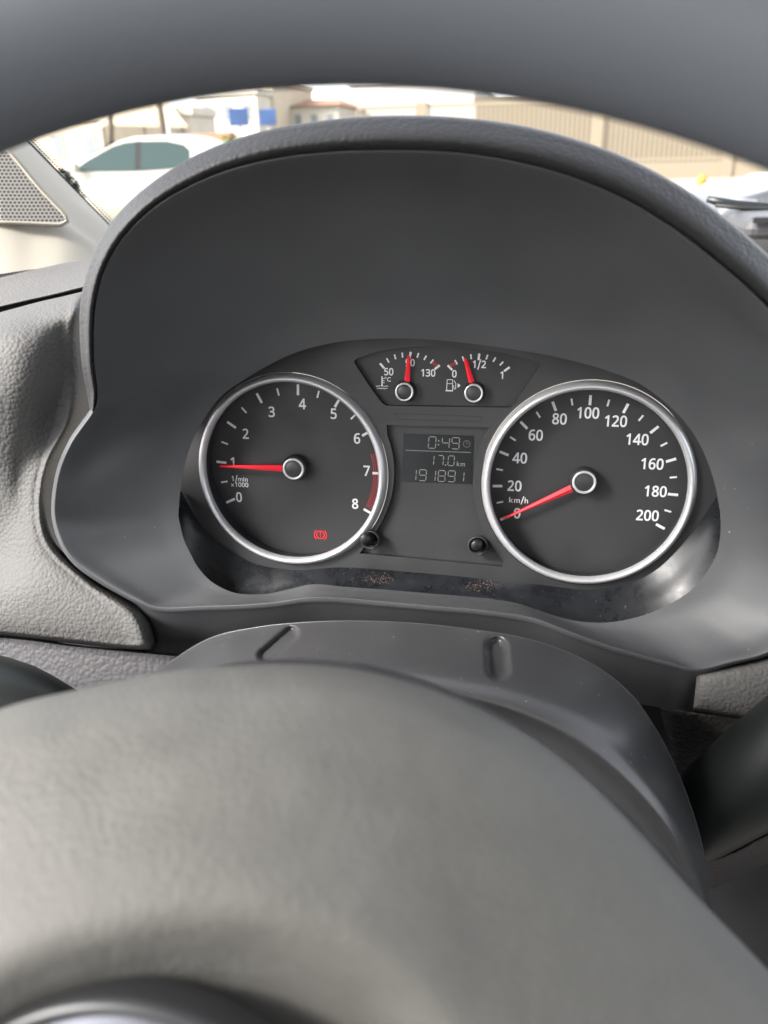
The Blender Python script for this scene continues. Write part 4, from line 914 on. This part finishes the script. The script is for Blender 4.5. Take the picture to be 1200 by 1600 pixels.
# small gauges
def small_gauge(name, label, capuv, ticks, nums, ptr):
    cx, cy = P(*capuv, ZT)
    d = MB(); d.lathe([(.0001, ZT + .0003), (.0078, ZT + .0003)], *P(*capuv, ZT), 40); fo = d.build(name, M['dial'], cl); tag(fo, label)
    b = MB()
    for u, v, L, ww in ticks:
        x, y = P(u, v, ZT); dx, dy = x - cx, y - cy; l = hypot(dx, dy); dx /= l; dy /= l
        b.stroke(x - dx * L / 2, y - dy * L / 2, x + dx * L / 2, y + dy * L / 2, ww, ZT + .0002)
    b.build('tick_marks', M['white'], fo)
    text_mesh([(s, *P(u, v, ZT), h, sq) for s, u, v, h, sq in nums], 'numerals', M['white'], fo, ZT + .0002)
    return fo
def zt(L, u0): return [(u0 + x * .11667, 540 + y * .11667, .0031 if big else .0023, .0010 if big else .0007) for x, y, big in L]
HS = .0033
temp = small_gauge('temperature_gauge', 'coolant gauge, pointer upright at 90', (633, 613), zt([(318, 270, 1), (395, 198, 0), (492, 150, 0), (590, 127, 0), (695, 127, 1), (797, 130, 0), (895, 163, 0), (985, 212, 0), (1055, 290, 1)], 560),
    [('50', 607.6, 580.7, HS, .95), ('90', 640.9, 566.5, HS, .95), ('130', 669.2, 582.5, HS, .95)], None)
fuel = small_gauge('fuel_gauge', 'fuel gauge, pointer left of half', (741.5, 614), zt([(155, 295, 1), (238, 222, 0), (332, 175, 0), (437, 148, 0), (543, 150, 1), (650, 153, 0), (750, 187, 0), (845, 240, 0), (917, 315, 1)], 685),
    [('0', 710, 584, HS, .95), ('1/2', 749, 569.5, HS, .95), ('1', 784, 586, HS, .95)], None)
HF_keep = HF; HF = ZT
make_pointer('pointer', temp, (638.5, 556), (635.3, 598), (631.5, 612.5), ZT + .0035, .0052, w0=.0028, w1=.0014)
make_pointer('pointer', fuel, (726.5, 560.5), (737, 599.5), (740, 614.5), ZT + .0035, .0052, w0=.0028, w1=.0016)
HF = HF_keep
text_mesh([('\u00b0C', *P(606, 592.5, ZT), .0021, 1.0)], 'unit_lettering', M['white'], temp, ZT + .0002)
# red dot clusters
for par, (u, v) in ((temp, (679.5, 569)), (fuel, (707, 569.5))):
    x, y = P(u, v, ZT); b = MB()
    for i in range(-2, 3):
        for k in range(-1, 2):
            b.disc(x + i * .0006 + .0003 * (k % 2), y + k * .0006 - (i * .0003 if par is temp else -i * .0003), ZT + .0003, .00021, 6)
    b.build('red_dots', M['redprint'], par)
# coolant symbol
x, y = P(597, 600, ZT); b = MB(); z = ZT + .0002; k = .000336                   # metres per photo pixel here
b.stroke(x, y + 11 * k, x, y - 3 * k, 1.8 * k, z); b.disc(x, y - 2 * k, z, 1.7 * k, 10)
for i in range(3): b.stroke(x + 1 * k, y + (8 - 3 * i) * k, x + 3.6 * k, y + (8 - 3 * i) * k, 1.0 * k, z)
for yy_, x0, x1 in ((-3, -9, -2.5), (-3, 2.5, 9), (-6.3, -8, 8)):
    n = 8
    for i in range(n):
        a0, a1 = x0 + (x1 - x0) * i / n, x0 + (x1 - x0) * (i + 1) / n
        b.stroke(x + a0 * k, y + (yy_ + .7 * sin(a0 * 1.1)) * k, x + a1 * k, y + (yy_ + .7 * sin(a1 * 1.1)) * k, .9 * k, z)
b.build('coolant_symbol', M['white'], temp)
# fuel pump symbol
x, y = P(702.5, 602, ZT); b = MB(); z = ZT + .0002
def poly(pts, ww=.9):
    for (a, c_), (d, e) in zip(pts, pts[1:]): b.stroke(x + a * k, y - c_ * k, x + d * k, y - e * k, ww * k, z)
poly([(-4, 7), (-3.6, -8), (4.2, -8), (4.4, 7)]); poly([(-5.5, 7.6), (5, 7.6)], 1.6); poly([(-3.4, -2.4), (4, -2.4)], .8)
poly([(4.4, 0), (6, .5), (6.3, 4.6), (7.5, 5.5), (8.8, 4.4), (8.8, -3), (6, -7)], .9)
b.add([(x + 11.5 * k, y + 3 * k, z), (x + 11.5 * k, y - 3 * k, z), (x + 16.5 * k, y, z)], [(0, 1, 2)])
b.build('fuel_symbol', M['white'], fuel)

# trip display
ZL = ZM + .0004
Q = PL([(630.8, 677.6), (739.7, 680.6), (736.8, 756.7), (627.0, 752.6)], ZL)
lcd = mesh_obj('trip_display', [(x, y, ZL) for x, y in Q], [(3, 2, 1, 0)], M['lcd'], cl, smooth=False, local=True); tag(lcd, 'trip display reading 0:49, 17.0 km and 191891')
def zl(x, y): return P(620 + x * .10833, 670 + y * .10833, ZL)
SEG = {'0': 'abcdef', '1': 'bc', '2': 'abged', '3': 'abgcd', '4': 'fgbc', '5': 'afgcd', '6': 'afgedc', '7': 'abc', '8': 'abcdefg', '9': 'abcdfg'}
def seven(b, ch, cx, cy, wz, hz):
    x, y = zl(cx, cy); kk = .10833 * .000332; W, H = wz * kk / 2 * .86, hz * kk / 2 * .92; t = .00042; z = ZL + .0002; g = .0003; sl = .06
    pts = {'a': ((-W + g, H), (W - g, H)), 'g': ((-W + g, 0), (W - g, 0)), 'd': ((-W + g, -H), (W - g, -H)),
           'f': ((-W, H - g), (-W, g)), 'b': ((W, H - g), (W, g)), 'e': ((-W, -g), (-W, -H + g)), 'c': ((W, -g), (W, -H + g))}
    for s in SEG[ch]:
        (a, c_), (d, e) = pts[s]; b.stroke(x + a + c_ * sl, y + c_, x + d + e * sl, y + e, t, z)
b = MB()
for ch, cx, cy, ww, hh in (('0', 511, 197, 115, 172), ('4', 706, 203, 115, 160), ('9', 848, 208, 118, 168), ('1', 490, 450, 100, 148), ('7', 632, 455, 88, 150), ('0', 785, 460, 96, 148),
                           ('1', 235, 663, 100, 168), ('9', 375, 668, 112, 168), ('1', 512, 675, 100, 168), ('8', 648, 680, 112, 168), ('9', 790, 684, 112, 168), ('1', 922, 690, 100, 150)):
    seven(b, ch, cx, cy, ww, hh)
for cx, cy in ((605, 172), (602, 228)): b.disc(*zl(cx, cy), ZL + .0002, .0004, 8)
b.disc(*zl(704, 522), ZL + .0002, .0004, 8)
b.build('digits', M['seg'], lcd)
b = MB(); b.stroke(*zl(125, 308), *zl(1070, 340), .00028, ZL + .0002); b.build('divider_line', M['seg'], lcd)
text_mesh([('km', *zl(925, 505), .0024, .95)], 'unit_lettering', M['seg'], lcd, ZL + .0002)
b = MB(); x, y = zl(1008, 217); b.ring(x, y, ZL + .0002, .0015, .0018, n=24); b.stroke(x, y, x, y + .0011, .0003, ZL + .0002); b.stroke(x, y, x + .0008, y, .0003, ZL + .0002)
for i in range(12): b.disc(x + .00125 * cos(i * pi / 6), y + .00125 * sin(i * pi / 6), ZL + .0002, .0001, 5)
b.build('clock_symbol', M['segdim'], lcd)

# two push buttons poking through the lens
for tip, hole, lab in (((569.5, 843), (579, 842), 'left'), ((744, 853), (747, 851), 'right')):
    hx, hy = P(*hole, -.0016); tx, ty = P(*tip, .0065)
    h = MB(); h.lathe([(.0046, -.0018), (.0050, .0004), (.0045, .0008), (.0041, .0003), (.0040, -.0046)], hx, hy, 40)
    ho = h.build('reset_button', M['plate'], cl, smooth=True)
    d = MB().disc(hx, hy, -.0044, .0040, 30).build('button_well', M['gap'], ho)
    V, Fc = [], []; n = 32
    prof = [(.0029, 0), (.0029, .86), (.0026, .95), (.0018, .99), (.0001, 1.0)]
    for r, t in prof:
        for kq in range(n):
            a = 2 * pi * kq / n; V.append((hx + (tx - hx) * t + r * cos(a), hy + (ty - hy) * t + r * sin(a), -.0044 + (.0065 + .0044) * t))
    for i in range(len(prof) - 1):
        for kq in range(n): Fc.append((i * n + kq, i * n + (kq + 1) % n, (i + 1) * n + (kq + 1) % n, (i + 1) * n + kq))
    mesh_obj('button_stem', V, Fc, M['stalk'], ho, local=True)

# lens: clear middle, glossy dusty lower edge
zin = [P(u, v, .018) for u, v, h in INN]
lens = mesh_obj('clear_lens', [(x, y, .018) for x, y in zin], [tuple(range(len(zin)))[::-1]], M['clear'], cl, smooth=False, local=True)
up = [(284, 768), (299, 796), (320, 828), (350, 854), (390, 878), (430, 888), (470, 891), (520, 887), (566, 888), (640, 894), (720, 901), (790, 910), (840, 913), (885, 919), (930, 921), (985, 911), (1030, 887), (1070, 846), (1100, 806), (1122, 772)]
lo = [(277, 764), (272, 800), (276, 840), (290, 880), (325, 924), (372, 940), (425, 940), (480, 926), (545, 927), (620, 934), (700, 940), (775, 948), (840, 964), (905, 984), (970, 984), (1040, 960), (1092, 920), (1124, 866), (1136, 812), (1130, 768)]
def sk(t, h0): return bypar([(a[0] * (1 - t) + b_[0] * t, a[1] * (1 - t) + b_[1] * t, h0) for a, b_ in zip(up, lo)], 160)
mesh_obj('lens_edge', *grid_loft([sk(0, -.0012), sk(.3, .0025), sk(.65, .0065), sk(1, .0115)], 6), M['skirt'], cl)

# dust: pale specks over everything, brown dust under the buttons
def on_shelf(u, v, h): return dp(u, v, h)
b = MB()
def speck(c, r):
    n = 5; a0 = rnd.uniform(0, 6.28)
    q = [rnd.uniform(.5, 1.2) * r for _ in range(n)]
    b.add([c + (ex * cos(a0 + 6.283 * i / n) + ey * sin(a0 + 6.283 * i / n)) * q[i] for i in range(n)], [tuple(range(n))])
for uu, vv in ((590, 903), (750, 915)):
    for _ in range(150):
        u, v = uu + rnd.gauss(0, 15), vv + rnd.gauss(0, 4.5) + abs(rnd.gauss(0, 1))
        speck(dp(u, v, .0185), rnd.uniform(.00008, .00024))
tag(b.build('brown_dust', M['rust'], None, local=False), 'rust brown dust gathered below the two reset buttons', 'dust', kind='stuff')

from mathutils.bvhtree import BVHTree
def dust_on(ob, u0, u1, v0, v1, n, r0, r1, bb):
    mw = wm(ob) if ob.parent is None else wm(ob.parent)
    me = ob.data; t = BVHTree.FromPolygons([mw @ v.co for v in me.vertices], [tuple(p.vertices) for p in me.polygons])
    for _ in range(n):
        d = cam2world(ray(rnd.uniform(u0, u1), rnd.uniform(v0, v1))).normalized()
        loc, nor, idx, dist = t.ray_cast(EYE, d)
        if loc is None: continue
        if nor.dot(d) > 0: nor = -nor
        e1 = nor.orthogonal().normalized(); e2 = nor.cross(e1); a0 = rnd.uniform(0, 6.28); R_ = r0 + (r1 - r0) * rnd.random() ** 4; k = rnd.uniform(.35, 1)
        V = [loc + nor * .0002 + (e1 * cos(a0 + q * 1.2566) + e2 * sin(a0 + q * 1.2566) * k) * R_ * rnd.uniform(.6, 1.1) for q in range(5)]
        bb.add(V, [tuple(range(5))])
b = MB()
dust_on(bpy.data.objects['upper_shell'], 280, 1060, 970, 1250, 260, .00014, .0006, b)
dust_on(bpy.data.objects['inner_shroud'], 120, 1180, 600, 1040, 160, .00015, .0006, b)
dust_on(bpy.data.objects['lens_edge'], 280, 1130, 800, 980, 260, .00010, .0003, b)
dust_on(bpy.data.objects['padded_panel'], 0, 230, 450, 990, 20, .0002, .0006, b)
tag(b.build('dust_specks', M['speck'], None, local=False), 'pale dust specks lying on the column cover and cluster lens', 'dust', kind='stuff')
